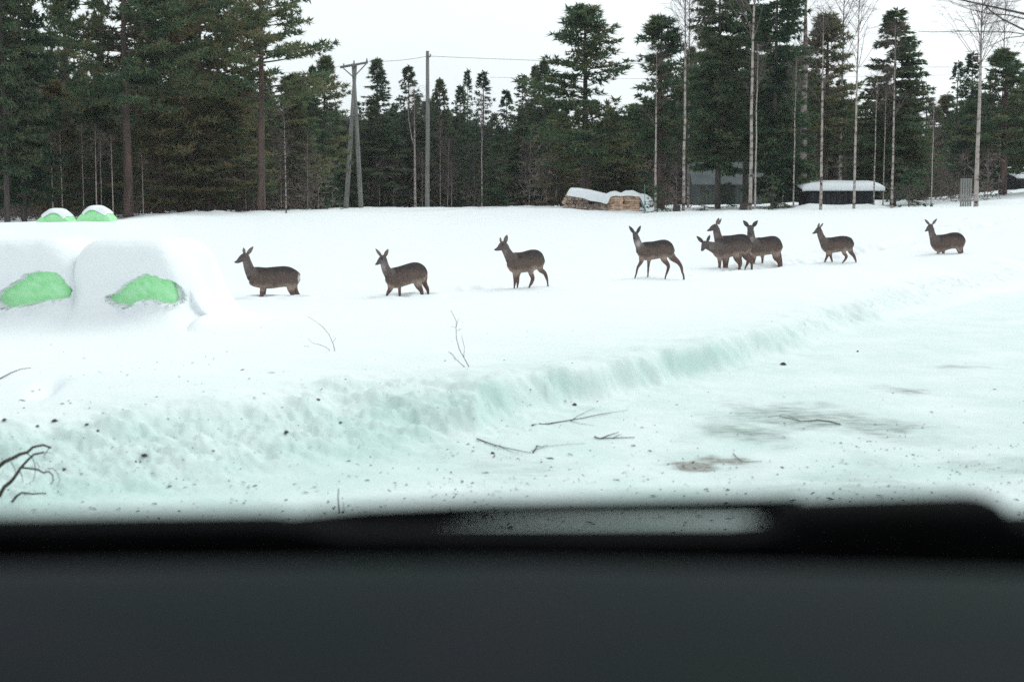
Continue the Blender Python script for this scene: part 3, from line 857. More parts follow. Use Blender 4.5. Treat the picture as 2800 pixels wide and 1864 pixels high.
HERO = [
    ("spruce_tree", SD1, 25, 58, -330, 120, "tall black-green spruce filling the photo's left edge"),
    ("spruce_tree", SD2, 72, 60, -300, 105, "second dark spruce from the left edge, just left of the far bales"),
    ("spruce_tree", SD2, -75, 62, -260, 120, "dark spruce mostly cut off by the photo's left edge"),
    ("pine_tree", P7, 190, 74, -40, 110, "open pine with bright sky gaps just right of the left-edge spruce"),
    ("pine_tree", P8, 298, 72, -70, 55, "slim pine whose thin dark stem shows against sky above the far bales"),
    ("pine_tree", P1, 355, 62, -270, 270, "big pine with thick reddish trunk right of the two far bales"),
    ("pine_tree", P6, 500, 66, -230, 215, "dense tall pine between the reddish trunk pine and the open edge pine"),
    ("pine_tree", P6, 605, 70, -130, 170, "pine close behind the left side of the open edge pine"),
    ("pine_tree", P2, 718, 64, -190, 238, "open pine with long bare-based limbs reaching right into the sky"),
    ("pine_tree", P6, 430, 71, -260, 190, "tall pine filling the gap right behind the thick reddish trunk"),
    ("spruce_tree", SD2, 560, 74, -200, 130, "dark spruce core behind the dense pines left of the open edge pine"),
    ("pine_tree", P4, 655, 67, 225, 125, "low bushy pine under the crown of the open edge pine"),
    ("pine_tree", P4, 575, 66, 290, 110, "low spreading pine left of the open edge pine's trunk"),
    ("pine_tree", P4, 445, 65, 260, 105, "low bushy pine right of the thick reddish trunk"),
    ("pine_tree", P4, 270, 66, 250, 120, "low bushy pine over the pale stems behind the far bales"),
    ("pine_tree", P4, 150, 66, 220, 110, "low bushy pine beside the left-edge spruce"),
    ("pine_tree", P5, 805, 72, 205, 110, "mid height pine just left of the twin-legged pole"),
    ("pine_tree", P3, 893, 80, 155, 92, "pine with tufted top rising left of the pole crossarm"),
    ("spruce_tree", SP, 862, 78, 178, 80, "narrow dark spruce left of the pole crossarm"),
    ("spruce_tree", SP, 1035, 90, 158, 118, "pointed dark spruce between the twin-legged pole and the single pole"),
    ("spruce_tree", S1, 1122, 94, 178, 85, "spruce behind the forked birch beside the single pole"),
    ("spruce_tree", SP, 1205, 95, 213, 80, "dense spruce just right of the single pole"),
    ("spruce_tree", S2, 1260, 97, 232, 64, "small spruce second to the right of the single pole"),
    ("spruce_tree", S3, 1280, 104, 188, 34, "thin airy spruce spire in the gap right of the single pole"),
    ("spruce_tree", S3, 1322, 90, 193, 55, "narrow airy spruce with a pale stem alone in the sky gap"),
    ("spruce_tree", S1, 1385, 94, 245, 72, "small spruce at the low point of the skyline"),
    ("spruce_tree", S2, 1428, 92, 202, 72, "spruce left of the paired dark spruce spires"),
    ("spruce_tree", SP, 1462, 91, 176, 72, "left of the paired dark spruce spires"),
    ("spruce_tree", SP, 1487, 88, 163, 98, "right and taller of the paired dark spruce spires"),
    ("pine_tree", P7, 1600, 70, 16, 172, "large free standing pine above the firewood stacks"),
    ("pine_tree", P4, 1535, 74, 330, 75, "bushy olive pine below the left side of the large pine"),
    ("pine_tree", P4, 1680, 73, 320, 90, "bushy olive pine below the right side of the large pine"),
    ("pine_tree", P3, 1805, 68, 46, 152, "dense round crowned pine right of the large free standing pine"),
    ("spruce_tree", SD1, 1960, 64, -170, 125, "left of the massive dark spruces above the grey shed"),
    ("spruce_tree", SD2, 2112, 63, -200, 125, "right of the massive dark spruces above the grey shed"),
    ("spruce_tree", SD1, 2035, 71, -300, 130, "tallest dark spruce rising between the two massive ones"),
    ("pine_tree", P3, 2248, 69, 42, 145, "pine with blunt top right of the massive dark spruces"),
    ("spruce_tree", S4, 2437, 66, 24, 152, "broad cone-shaped spruce with pale stem in front, right of the low shed"),
    ("spruce_tree", S2, 2642, 74, 142, 80, "narrow spruce beside the big white birch"),
    ("pine_tree", P3, 2735, 72, 136, 145, "round topped pine right of the big white birch"),
    ("spruce_tree", S3, 2604, 82, 165, 50, "thin spruce spire left of the big white birch"),
    ("pine_tree", P5, 2805, 74, 185, 110, "pine cut off by the photo's right edge"),
    ("spruce_tree", S2, 2545, 84, 290, 75, "short spruce in the gap right of the broad cone-shaped spruce"),
    ("birch_tree", B1, 150, 60.6, 345, 0, "shortest pale stem above the left far bale"),
    ("birch_tree", B1, 176, 60.8, 335, 0, "pale straight stem above the right shoulder of the left far bale"),
    ("birch_tree", B2, 234, 61.5, 340, 0, "faint pale stem directly above the right far bale"),
    ("birch_tree", B1, 269, 60.9, 345, 0, "brighter of the close pair of stems above the right far bale"),
    ("birch_tree", B2, 283, 61.2, 365, 0, "dimmer of the close pair of stems above the right far bale"),
    ("birch_tree", B1, 314, 60.7, 370, 0, "pale stem standing just right of the right far bale"),
    ("birch_tree", B2, 396, 61, 415, 0, "thin pale stem right of the thick reddish pine trunk"),
    ("birch_tree", B2, 455, 66, 400, 0, "faint short stem between the reddish pine and the open edge pine"),
    ("birch_tree", B1, 785, 62, 290, 0, "pale pinkish stem between the open edge pine and the twin-legged pole"),
    ("birch_tree", B2, 873, 72, 430, 0, "short pale stem close left of the twin-legged pole"),
    ("birch_tree", B4, 1136, 85, 235, 0, "forked birch standing just left of the single pole"),
    ("birch_tree", B2, 1205, 88, 330, 0, "dim stem right of the single pole"),
    ("birch_tree", B2, 1318, 86, 260, 0, "straight pale stem rising from a snow hump in the middle"),
    ("birch_tree", B1, 1790, 61, 130, 0, "pinkish stem right of the firewood stacks, beside the snowy sapling"),
    ("birch_tree", B3, 1866, 59, -150, 0, "tall birch with dark base left of the grey shed"),
    ("birch_tree", B3, 2049, 57, -230, 0, "tall birch in front of the massive dark spruces"),
    ("birch_tree", B2, 2062, 59, 120, 0, "thin stem close behind the tall birch at the massive spruces"),
    ("birch_tree", B2, 2166, 60, 160, 0, "slim stem at the right flank of the massive dark spruces"),
    ("birch_tree", B5, 2192, 67, -130, 0, "thick white birch trunk at the left end of the low shed"),
    ("birch_tree", B1, 2240, 58.5, 20, 0, "pale stem in front of the left part of the low shed"),
    ("birch_tree", B3, 2330, 58.8, -80, 0, "pale stem in front of the right part of the low shed"),
    ("birch_tree", B2, 2385, 60, 190, 0, "slim stem at the right end of the low shed"),
    ("birch_tree", B2, 2410, 64, 240, 0, "dim stem between the low shed and the broad spruce"),
    ("birch_tree", B1, 2434, 59.2, 70, 0, "pale stem running up the middle of the broad cone-shaped spruce"),
    ("birch_tree", B2, 2541, 60, 270, 0, "thin dim stem right of the broad cone-shaped spruce"),
    ("birch_tree", B6, 2663, 57, -60, 0, "big white birch with spreading bare crown near the right edge"),
    ("birch_tree", B3, 2290, 74, -90, 0, "bare birch crown against the sky behind the blunt topped pine"),
    ("birch_tree", B3, 1880, 72, -60, 0, "bare birch crown against the sky left of the massive spruces"),
    ("birch_tree", B3, 2725, 76, -30, 0, "bare birch crown against the sky behind the big white birch"),
]
for (k, me, u, D, vt, hw, lab) in HERO:
    place_tree(k, me, u, D, vt, hw, lab, {"pine_tree": "pines along the field edge", "spruce_tree": "spruces along the field edge", "birch_tree": "birches along the field edge"}[k],
               crown="branches" if k == "birch_tree" else "crown")
for (u, D, vt, hw, lab) in ((1796, 59, 512, 42, "knee-high spruce sapling with snow on it beside the firewood stacks"), (1925, 62, 520, 34, "small spruce in front of the grey shed's left corner"),
                            (1985, 66, 500, 40, "small spruce in front of the grey shed wall"), (2110, 60, 480, 45, "small spruce under the massive dark spruces"),
                            (2140, 62, 505, 36, "low spruce near the thick white birch"), (2480, 60, 475, 60, "young spruce with low branches right of the low shed"),
                            (1760, 68, 470, 45, "young spruce behind the snowy end of the firewood stacks")):
    place_tree("spruce_tree", SSM, u, D, vt, hw, lab, "spruce saplings")

B7 = gen_birch(5, 37, 0.03, 0.12, fine=1.6, R=1.3, wob=0.03); B8 = gen_birch(5, 38, 0.028, 0.1, fine=1.6, R=1.1, wob=0.03)
for i_ in range(46):
    u_ = 60 + i_ * 60 + RNG.uniform(-26, 26)
    D_ = RNG.uniform(67, 74) if not (880 < u_ < 1430 or 1820 < u_ < 2460) else RNG.uniform(87, 91)
    if 1520 < u_ < 1830 or u_ > 2740: continue
    place_tree("birch_tree", (B7, B8)[i_ % 2], u_, D_, RNG.uniform(330, 450), 0, "leafless young birch among the brush at the foot of the wood", "leafless young birches at the foot of the wood", crown="branches")

# the wood behind the front row
SKY_U = [-900, 0, 120, 300, 700, 860, 950, 1035, 1100, 1200, 1340, 1400, 1500, 1550, 1700, 1760, 1850, 1950, 2200, 2260, 2330, 2400, 2560, 2600, 2700, 2800, 3700]
SKY_V = [60, 60, 170, 190, 230, 240, 285, 275, 270, 255, 315, 290, 245, 285, 300, 290, 190, 120, 160, 210, 280, 265, 300, 265, 225, 205, 180]
pool = [("spruce_tree", S1), ("spruce_tree", S2), ("spruce_tree", S3), ("pine_tree", P3), ("pine_tree", P4), ("pine_tree", P5), ("spruce_tree", S1), ("spruce_tree", S2)]
for row, (D0, du, off) in enumerate(((77, 100, 60), (92, 76, 25), (106, 60, 0))):
    u = -420 + row * 30
    while u < 3250:
        D = D0 + RNG.uniform(-5, 5)
        if 900 < u < 1300 or 1820 < u < 2480 or u > 2560: D = max(D, 92)
        k, me = pool[int(RNG.integers(0, len(pool)))]
        if 840 < u < 1520: k, me = [pool[0], pool[1], pool[2], ("spruce_tree", SD2)][int(RNG.integers(0, 4))]
        vt = np.interp(u, SKY_U, SKY_V) + off + (8 if 840 < u < 1520 else -28) + RNG.uniform(-15, 65)
        w = RNG.uniform(75, 115) * 76 / D0 * (0.72 if 840 < u < 1520 else 1)
        place_tree(k, me, u, D, vt, w, "one of the many dim %s packed in the dark wood behind the front row" % ("spruces" if k == "spruce_tree" else "pines"),
                   "spruces deep in the wood" if k == "spruce_tree" else "pines deep in the wood")
        u += du * RNG.uniform(0.7, 1.3)


def build_forest():
    """far trees that read as one dark mass"""
    rng = np.random.default_rng(77)
    Vs = []
    for row, D0 in enumerate((122, 134, 148)):
        u = -1400.0
        while u < 4200:
            D = D0 + rng.uniform(-4, 4)
            x = (u - 1400) / F * D
            zb = hz(x, min(D, 118))
            vt = np.interp(u, SKY_U, SKY_V) + 38 + rng.uniform(-20, 60)
            Ht = at(u, vt, D)[2] - zb
            R = Ht * rng.uniform(0.15, 0.22)
            n = 520
            t = rng.uniform(0, 1, n) ** 0.85
            a = rng.uniform(0, 6.283, n); rr = R * (1 - t) ** 0.8 * np.sqrt(rng.uniform(0.1, 1, n)) + 0.05
            out = np.stack([np.cos(a), np.sin(a), np.full(n, -0.15)], 1)
            P = np.stack([x + rr * np.cos(a), D + rr * np.sin(a), zb + Ht * t], 1)
            Vs.append(blades(P, out, 3, 0.75, 0.3, 0.5, rng))
            u += rng.uniform(34, 62)
    return tag(link("forest", tri_mesh("forest", np.concatenate(Vs), M_FAR)), "dark mass of conifers deep behind the field", "forest", None, "stuff")


build_forest()


def build_undergrowth():
    rng = np.random.default_rng(5)
    Vs = []
    for _ in range(2200):
        u = rng.uniform(-700, 3500)
        D = rng.uniform(66, 112)
        if (1520 < u < 1830 and D < 72) or (880 < u < 1430 and D < 88) or (1860 < u < 2440 and D < 90) or u > 2720 and D < 95: continue
        x = (u - 1400) / F * D; z0 = hz(x, D)
        h = rng.uniform(0.8, 3.8)
        n = 26
        P = np.stack([x + rng.normal(0, 0.45, n), D + rng.normal(0, 0.4, n), z0 + h * rng.uniform(0, 0.85, n)], 1)
        d = np.stack([rng.normal(0, 0.9, n), rng.normal(0, 0.9, n), rng.uniform(0.2, 1, n)], 1)
        Vs.append(blades(P, d, 2, 0.5, 0.05, 0.6, rng))
    return tag(link("undergrowth", tri_mesh("undergrowth", np.concatenate(Vs), M_BRUSH)), "brown leafless brush at the foot of the wood", "undergrowth", None, "stuff")


build_undergrowth()

# ------------------------------------------------------------------ poles and wires
DP = 84.0


def pole_line():
    t = thing("power_pole", "grey twin-legged power pole with a crossarm left of the pointed spruce", "power pole", at(966, 570, DP))
    org = at(966, 570, DP)
    org[2] = hz(org[0], DP); t.location = org

    def L(u, v, dy=0.0):
        return at(u, v, DP + dy) - org
    for (ub, ut) in ((945, 972), (988, 966)):
        a, b = L(ub, 585), L(ut, 178)
        mb = MB(); mb.tube([a, a * 0.5 + b * 0.5, b], [0.15, 0.125, 0.10], 10)
        link("leg", mb.mesh("leg", M_POLE, True), t)
    mb = MB(); mb.tube([L(930, 185, -0.2), L(1006, 171, -0.2)], [0.07, 0.07], 6)
    link("crossarm", mb.mesh("crossarm", M_METAL), t)
    for (a, b) in (((938, 186), (967, 212)), ((1002, 174), (972, 206))):
        mb = MB(); mb.tube([L(*a, -0.2), L(*b, -0.2)], [0.035, 0.035], 5)
        link("brace", mb.mesh("brace", M_METAL), t)
    for (u, v) in ((940, 180), (968, 172), (1003, 166)):
        mb = MB(); p = L(u, v + 4, -0.2)
        mb.tube([p, p + np.array([0, 0, 0.07]), p + np.array([0, 0, 0.13]), p + np.array([0, 0, 0.2])], [0.03, 0.055, 0.03, 0.05], 8)
        link("insulator", mb.mesh("insulator", M_METAL, True), t)
    mb = MB(); mb.tube([L(956, 318, -0.1), L(986, 312, -0.1)], [0.06, 0.06], 5)
    link("tie_bar", mb.mesh("tie_bar", M_POLE), t)

    org2 = at(1168, 568, DP); org2[2] = hz(org2[0], DP)
    t2 = thing("power_pole", "single straight grey power pole beside the forked birch", "power pole", org2)
    mb = MB(); b = at(1169, 140, DP) - org2
    mb.tube([(0, 0, -0.5), b * 0.5 + np.array([0.02, 0, 0]), b], [0.135, 0.12, 0.10], 10)
    link("shaft", mb.mesh("shaft", M_POLE, True), t2)
    mb = MB(); p = at(1172, 157, DP) - org2
    mb.tube([p, p + np.array([0.1, -0.1, 0.02]), p + np.array([0.12, -0.1, 0.16])], [0.03, 0.03, 0.045], 6)
    link("insulator", mb.mesh("insulator", M_METAL, True), t2)
    mb = MB(); p = at(1174, 274, DP) - org2
    mb.box(p + np.array([0.05, -0.14, 0]), (0.2, 0.12, 0.14))
    link("junction_box", mb.mesh("junction_box", M_METAL), t2)

    for nm, a, b, sag, r, lab in (("power_wire", (1004, 168), (1170, 154), 5, 0.016, "wire spanning from the crossarm to the single pole"),
                                  ("power_wire", (968, 174), (700, 200), 8, 0.013, "wire leaving the crossarm leftwards behind the open edge pine"),
                                  ("power_wire", (1170, 154), (2880, 182), 34, 0.016, "long wire running right from the single pole behind the trees"),
                                  ("power_wire", (1340, 212), (2900, 196), 10, 0.010, "fainter lower wire crossing the sky gaps on the right")):
        pts = []
        for i in range(25):
            s = i / 24
            pts.append(at(a[0] + (b[0] - a[0]) * s, a[1] + (b[1] - a[1]) * s + sag * 4 * s * (1 - s) * (0.35 if sag > 20 else 1), DP - 0.1 + (3 * s if b[0] > 2000 else 0)))
        mb = MB(); mb.tube(pts, r * 0.72, 4)
        tag(link(nm, mb.mesh(nm, M_WIRE)), lab, "wire", "power line wires")


pole_line()

# ------------------------------------------------------------------ firewood, sheds, stake
def rough_log(L, r, seed, sides=7):
    rnd = random.Random(seed)
    mb = MB()
    rr = [r * rnd.uniform(0.8, 1.15) for _ in range(sides)]
    vs_ = []
    for x in (-L / 2, L / 2):
        for k in range(sides):
            a = 2 * math.pi * k / sides
            vs_.append((x, rr[k] * math.cos(a), rr[k] * math.sin(a)))
    fs = [(k, (k + 1) % sides, sides + (k + 1) % sides, sides + k) for k in range(sides)] + [tuple(range(sides - 1, -1, -1)), tuple(range(sides, 2 * sides))]
    mb.add(vs_, fs)
    return mb


def firewood():
    D = 62.5
    pm = F / D
    c = at(1706, 573, D); c[2] = hz(c[0], D)
    t = thing("firewood_stack", "tan split firewood stack with snow on top, right of the two stacks", "firewood stack", c, 0, "firewood stacks")
    me = [rough_log(0.66, 0.062, s).mesh("log", M_LOG) for s in range(5)]
    rnd = random.Random(3)
    ztop = at(1706, 538, D)[2] - c[2]
    rows = int((ztop + 0.1) / 0.105) + 1
    for r in range(rows):
        for cx in (-0.36, 0.35):
            link("log", rnd.choice(me), t, (cx + rnd.uniform(-0.03, 0.03), rnd.uniform(-0.04, 0.04), ztop - 0.05 - r * 0.105), (rnd.uniform(0, 6.28), rnd.uniform(-0.03, 0.03), rnd.uniform(-0.05, 0.05)))
            link("log", rnd.choice(me), t, (cx + rnd.uniform(-0.03, 0.03), 0.13 + rnd.uniform(-0.02, 0.02), ztop - 0.05 - r * 0.105), (rnd.uniform(0, 6.28), 0, 0))
    s = at(1715, 530, D) - c
    # left stack, log ends towards us
    c2 = at(1572, 568, D + 1); c2[2] = hz(c2[0], D + 1)
    t2 = thing("firewood_stack", "greyish stack of round log ends with deep snow on top, left of the two stacks", "firewood stack", c2, 0, "firewood stacks")
    me2 = [rough_log(0.72, 0.085, 20 + s, 9).mesh("log", M_LOGEND) for s in range(4)]
    zt = at(1572, 530, D + 1)[2] - c2[2]
    for r in range(int((zt + 0.15) / 0.15) + 1):
        z = zt - 0.08 - r * 0.15
        n = 7
        for k in range(n):
            if r == 0 and k in (0, 6): continue
            link("log", rnd.choice(me2), t2, (-0.5 + k * 0.165 + (0.08 if r % 2 else 0), rnd.uniform(-0.06, 0.06), z + rnd.uniform(-0.02, 0.02)), (rnd.uniform(0, 6.28), 0, math.pi / 2))
    # snow covered heap between the stacks with a dark tarp edge showing
    c3 = at(1640, 575, D + 0.4); c3[2] = hz(c3[0], D + 0.4)
    t3 = thing("covered_heap", "snow covered heap with a dark arched edge between the two firewood stacks", "covered heap", c3)
    mb = MB()
    vs_, fs = [], []
    for j, y in enumerate((-0.45, 0.5)):
        for i in range(13):
            a = math.pi * i / 12
            vs_.append((-0.6 * math.cos(a), y, 0.42 * math.sin(a) ** 0.8 - 0.1))
    fs = [(i, i + 1, 14 + i, 13 + i) for i in range(12)] + [tuple(range(12, -1, -1))]
    mb.add(vs_, fs)
    link("tarp", mb.mesh("tarp", M_LOGEND, True), t3)
    # one blanket of snow over all three, running down to the ground at the right end
    PU = [1550, 1560, 1590, 1615, 1640, 1660, 1668, 1685, 1700, 1712, 1730, 1748, 1768, 1785, 1796]
    PT = [529, 513, 515, 519, 525, 529, 524, 522, 527, 521, 520, 528, 531, 543, 580]
    PB = [535, 537, 541, 549, 553, 558, 538, 536, 536, 536, 536, 538, 580, 590, 594]
    uu_ = np.linspace(1550, 1796, 60)
    tp_, bt_ = np.interp(uu_, PU, PT), np.interp(uu_, PU, PB)
    b0 = at(1670, 540, D)
    mb = MB(); vs_, fs = [], []
    nc = 14
    for k, u in enumerate(uu_):
        zt_ = at(u, tp_[k], D)[2]; zb_ = at(u, bt_[k], D)[2]
        for j in range(nc):
            f = j / (nc - 1)
            yy_ = -0.30 + 1.0 * f
            e = (1 - abs(2 * f - 1) ** 3.5)
            wz = 0.03 * float(vnoise(np.array([u / 14.0]), np.array([f * 4]), 5)[0])
            vs_.append((at(u, 540, D)[0] - b0[0], yy_ + 0.05 * float(vnoise(np.array([u / 9.0]), np.array([7.0]), 6)[0]), zb_ + (zt_ - zb_) * max(0, e) ** 0.6 + wz - b0[2]))
    n_ = len(uu_)
    for k in range(n_ - 1):
        for j in range(nc - 1):
            a = k * nc + j
            fs.append((a, a + nc, a + nc + 1, a + 1))
    mb.add(vs_, fs)
    tag(link("snow_blanket", mb.mesh("snow_blanket", M_SNOWCAP, True), None, b0), "uneven snow blanket lying over the firewood stacks down to the right end", "snow cover")
    b = at(1762, 593, 57.5); b[2] = hz(b[0], 57.5)
    mb = MB(); mb.tube([(0, 0, -0.2), (0.01, 0, 0.6), (0, 0, 1.15)], [0.012, 0.012, 0.010], 5)
    tag(link("marker_stake", mb.mesh("marker_stake", M_STAKE), None, b), "thin green marker stake in front of the firewood stacks", "stake")


firewood()


def snow_slab(mb, x0, x1, y0, y1, zf, th, seed, lip=0.12):
    """snow over a roof plane; zf(x,y) gives the plane"""
    nx, ny = 26, 8
    rnd = np.random.default_rng(seed)
    vs_ = []
    for lay in (0, 1):
        for j in range(ny + 1):
            for i in range(nx + 1):
                fx, fy = i / nx, j / ny
                x = x0 + (x1 - x0) * fx; y = y0 + (y1 - y0) * fy
                e = (1 - abs(2 * fx - 1) ** 10) * (1 - abs(2 * fy - 1) ** 8)
                z = zf(x, y) + (0.01 if lay == 0 else 0.02 + th * (0.35 + 0.65 * e) + 0.05 * float(vnoise(np.array([x * 1.1]), np.array([y * 1.1]), seed)[0]))
                if lay == 0 and j == 0:
                    z -= 0.05 + lip * max(0, float(vnoise(np.array([x * 0.9]), np.array([3.0]), seed + 3)[0]))
                vs_.append((x, y, z))
    m = (nx + 1) * (ny + 1)
    fs = []
    for j in range(ny):
        for i in range(nx):
            k = j * (nx + 1) + i
            fs.append((m + k, m + k + 1, m + k + nx + 2, m + k + nx + 1))
            fs.append((k, k + nx + 1, k + nx + 2, k + 1))
    for i in range(nx):
        fs.append((i, i + 1, m + i + 1, m + i)); k = ny * (nx + 1) + i
        fs.append((k + 1, k, m + k, m + k + 1))
    for j in range(ny):
        k = j * (nx + 1); fs.append((k + nx + 1, k, m + k, m + k + nx + 1))
        k += nx; fs.append((k, k + nx + 1, m + k + nx + 1, m + k))
    mb.add(vs_, fs)


def shed(name, label, u0, u1, vfloor, veave, vridge, D, depth, plankw, mat, roofmat, snow, seed, cat="shed", gable_right=False):
    x0, x1 = at(u0, veave, D)[0], at(u1, veave, D)[0]
    cx = (x0 + x1) / 2; w = x1 - x0
    zg = hz(cx, D) - 0.4
    ze = at(cx, veave, D)[2] - zg; ze = at(u0, veave, D)[2] - zg
    zr = at(u0, vridge, D + depth / 2)[2] - zg
    t = thing(name, label, cat, (cx, D, zg))
    # core so that no light leaks between boards
    mb = MB(); mb.box((0, depth / 2, ze / 2 - 0.03), (w - 0.08, depth - 0.08, ze - 0.06))
    link("wall", mb.mesh("wall", mat), t)
    n = max(3, int(w / plankw)); pw = w / n
    mbp = MB(); mbp.box((0, 0, 0), (pw - 0.012, 0.03, ze - 0.04)); pm_ = mbp.mesh("plank", mat)
    rnd = random.Random(seed)
    for i in range(n):
        link("plank", pm_, t, (-w / 2 + pw * (i + 0.5), -0.0 - rnd.uniform(0.0, 0.012), ze / 2), (0, 0, rnd.uniform(-0.01, 0.01)))
    if abs(zr - ze) > 0.2:
        for sx in (-1, 1):
            mb = MB()
            vs_ = [(sx * w / 2, 0.02, ze - 0.05), (sx * w / 2, depth - 0.02, ze - 0.05), (sx * w / 2, depth / 2, zr - 0.05)]
            vs_ += [(v[0] - sx * 0.05, v[1], v[2]) for v in vs_]
            mb.add(vs_, [(0, 1, 2), (5, 4, 3), (0, 3, 4, 1), (1, 4, 5, 2), (2, 5, 3, 0)])
            link("gable", mb.mesh("gable", mat), t)
    ov = 0.3
    sl = (zr - ze) / (depth / 2)
    zf1 = lambda x, y: ze + sl * (min(y, depth - y) if abs(sl) > 0.01 else 0)
    for sgn in (0, 1):
        ya, yb = (-ov, depth / 2) if sgn == 0 else (depth / 2, depth + ov)
        mb = MB()
        za, zb = zf1(0, ya) + 0.0, zf1(0, yb)
        vs_ = []
        for (y, z) in ((ya, za), (yb, zb)):
            for dz in (0.0, 0.05):
                vs_ += [(-w / 2 - ov, y, z + dz), (w / 2 + ov, y, z + dz)]
        mb.add(vs_, [(0, 4, 5, 1), (2, 3, 7, 6), (0, 1, 3, 2), (4, 6, 7, 5), (0, 2, 6, 4), (1, 5, 7, 3)])
        r = link("roof", mb.mesh("roof", roofmat), t)
        if snow:
            mb = MB(); snow_slab(mb, -w / 2 - ov - 0.05, w / 2 + ov + 0.05, ya - (0.06 if sgn == 0 else 0.0), yb + (0.06 if sgn else 0.0), lambda x, y: zf1(x, y) + 0.05, snow, seed + sgn)
            link("snow_cover", mb.mesh("snow_cover", M_SNOWCAP, True), r)
    return t, w, ze


ts, w_, ze_ = shed("storage_shed", "grey board shed half hidden by the massive dark spruces", 1905, 2085, 566, 497, 446, 82, 3.6, 0.21, M_PLANK, M_ROOF, 0, 3)
mb = MB(); mb.box((-0.2, -0.05, ze_ - 0.9), (0.95, 0.05, 1.5)); link("door", mb.mesh("door", M_DARKPLANK), ts)
shed("low_shed", "low dark shed under a thick slab of snow", 2212, 2392, 556, 520, 512, 61.6, 2.4, 0.22, M_DARKPLANK, M_DARKPLANK, 0.26, 5)
shed("house", "dark house with a snowy roof edge at the photo's right border", 2792, 3000, 530, 486, 466, 82, 6.0, 0.22, M_DARKPLANK, M_ROOF, 0.22, 7, cat="house")
D = 60
c = at(2640, 565, D); c[2] = hz(c[0], D)
t = thing("slat_screen", "small upright screen of pale grey slats left of the big white birch", "screen", c)
mb = MB(); mb.box((0, 0, 0), (0.075, 0.025, 1.25)); sm_ = mb.mesh("slat", M_POLE)
for i in range(5):
    link("slat", sm_, t, (-0.2 + 0.1 * i, 0, 0.55))
for z in (0.25, 0.95):
    mb = MB(); mb.box((0, 0.03, z), (0.5, 0.03, 0.06)); link("rail", mb.mesh("rail", M_PLANK), t)
for (u, D, lab) in ((1850, 58.7, "dark stump at the foot of the tall birch left of the grey shed"), (2033, 56.6, "dark square stump beside the tall birch at the massive spruces")):
    c = at(u, 580, D); c[2] = hz(c[0], D)
    mb = MB(); mb.tube([(0, 0, -0.2), (0, 0, 0.12), (0.02, 0, 0.3)], [0.2, 0.16, 0.15], 9)
    tag(link("tree_stump", mb.mesh("tree_stump", M_DEAD), None, c), lab, "stump", "stumps at the field edge")

# ------------------------------------------------------------------ roe deer
def fur_mat():
    m, n, l, b = new_mat("deer_fur", 0.95, 0.1)
    a = n.new("ShaderNodeAttribute"); a.attribute_name = "fur"
    tc_ = n.new("ShaderNodeTexCoord")
    nz = n.new("ShaderNodeTexNoise"); nz.inputs['Scale'].default_value = 34; nz.inputs['Detail'].default_value = 6
    l.new(tc_.outputs['Object'], nz.inputs['Vector'])
    r = n.new("ShaderNodeMapRange"); r.inputs[1].default_value = 0.3; r.inputs[2].default_value = 0.7; r.inputs[3].default_value = 0.78; r.inputs[4].default_value = 1.2
    l.new(nz.outputs['Fac'], r.inputs[0])
    mx = n.new("ShaderNodeMix"); mx.data_type = 'RGBA'; mx.blend_type = 'MULTIPLY'; mx.inputs[0].default_value = 1
    l.new(a.outputs['Color'], mx.inputs[6]); l.new(r.outputs[0], mx.inputs[7])
    l.new(mx.outputs[2], b.inputs['Base Color'])
    bp = n.new("ShaderNodeBump"); bp.inputs['Strength'].default_value = 0.5; bp.inputs['Distance'].default_value = 0.01
    l.new(nz.outputs['Fac'], bp.inputs['Height']); l.new(bp.outputs[0], b.inputs['Normal'])
    return m


M_FUR = fur_mat()
M_EAR = noise_mat("ear_fur", [(0.055, 0.05, 0.05), (0.10, 0.085, 0.08)], 30, 3)
M_EARIN = noise_mat("ear_lining", [(0.16, 0.13, 0.12), (0.26, 0.21, 0.19)], 30, 3)
M_NOSE = noise_mat("nose_skin", [(0.012, 0.012, 0.014), (0.02, 0.02, 0.022)], 20, 2, rough=0.4, spec=0.4)
M_EYE = noise_mat("eye", [(0.006, 0.005, 0.005), (0.01, 0.009, 0.008)], 10, 1, rough=0.15, spec=0.5)
M_WHITEFUR = noise_mat("white_fur", [(0.62, 0.58, 0.55), (0.72, 0.68, 0.65)], 30, 3)

BACK = np.array([0.052, 0.044, 0.045]); FLANK = np.array([0.125, 0.092, 0.079]); BELLY = np.array([0.33, 0.25, 0.205])
NECKC = np.array([0.125, 0.102, 0.094]); LEGC = np.array([0.140, 0.092, 0.080]); PALE = np.array([0.42, 0.37, 0.36]); WHITE = np.array([0.65, 0.6, 0.57]); FACE = np.array([0.115, 0.098, 0.095])


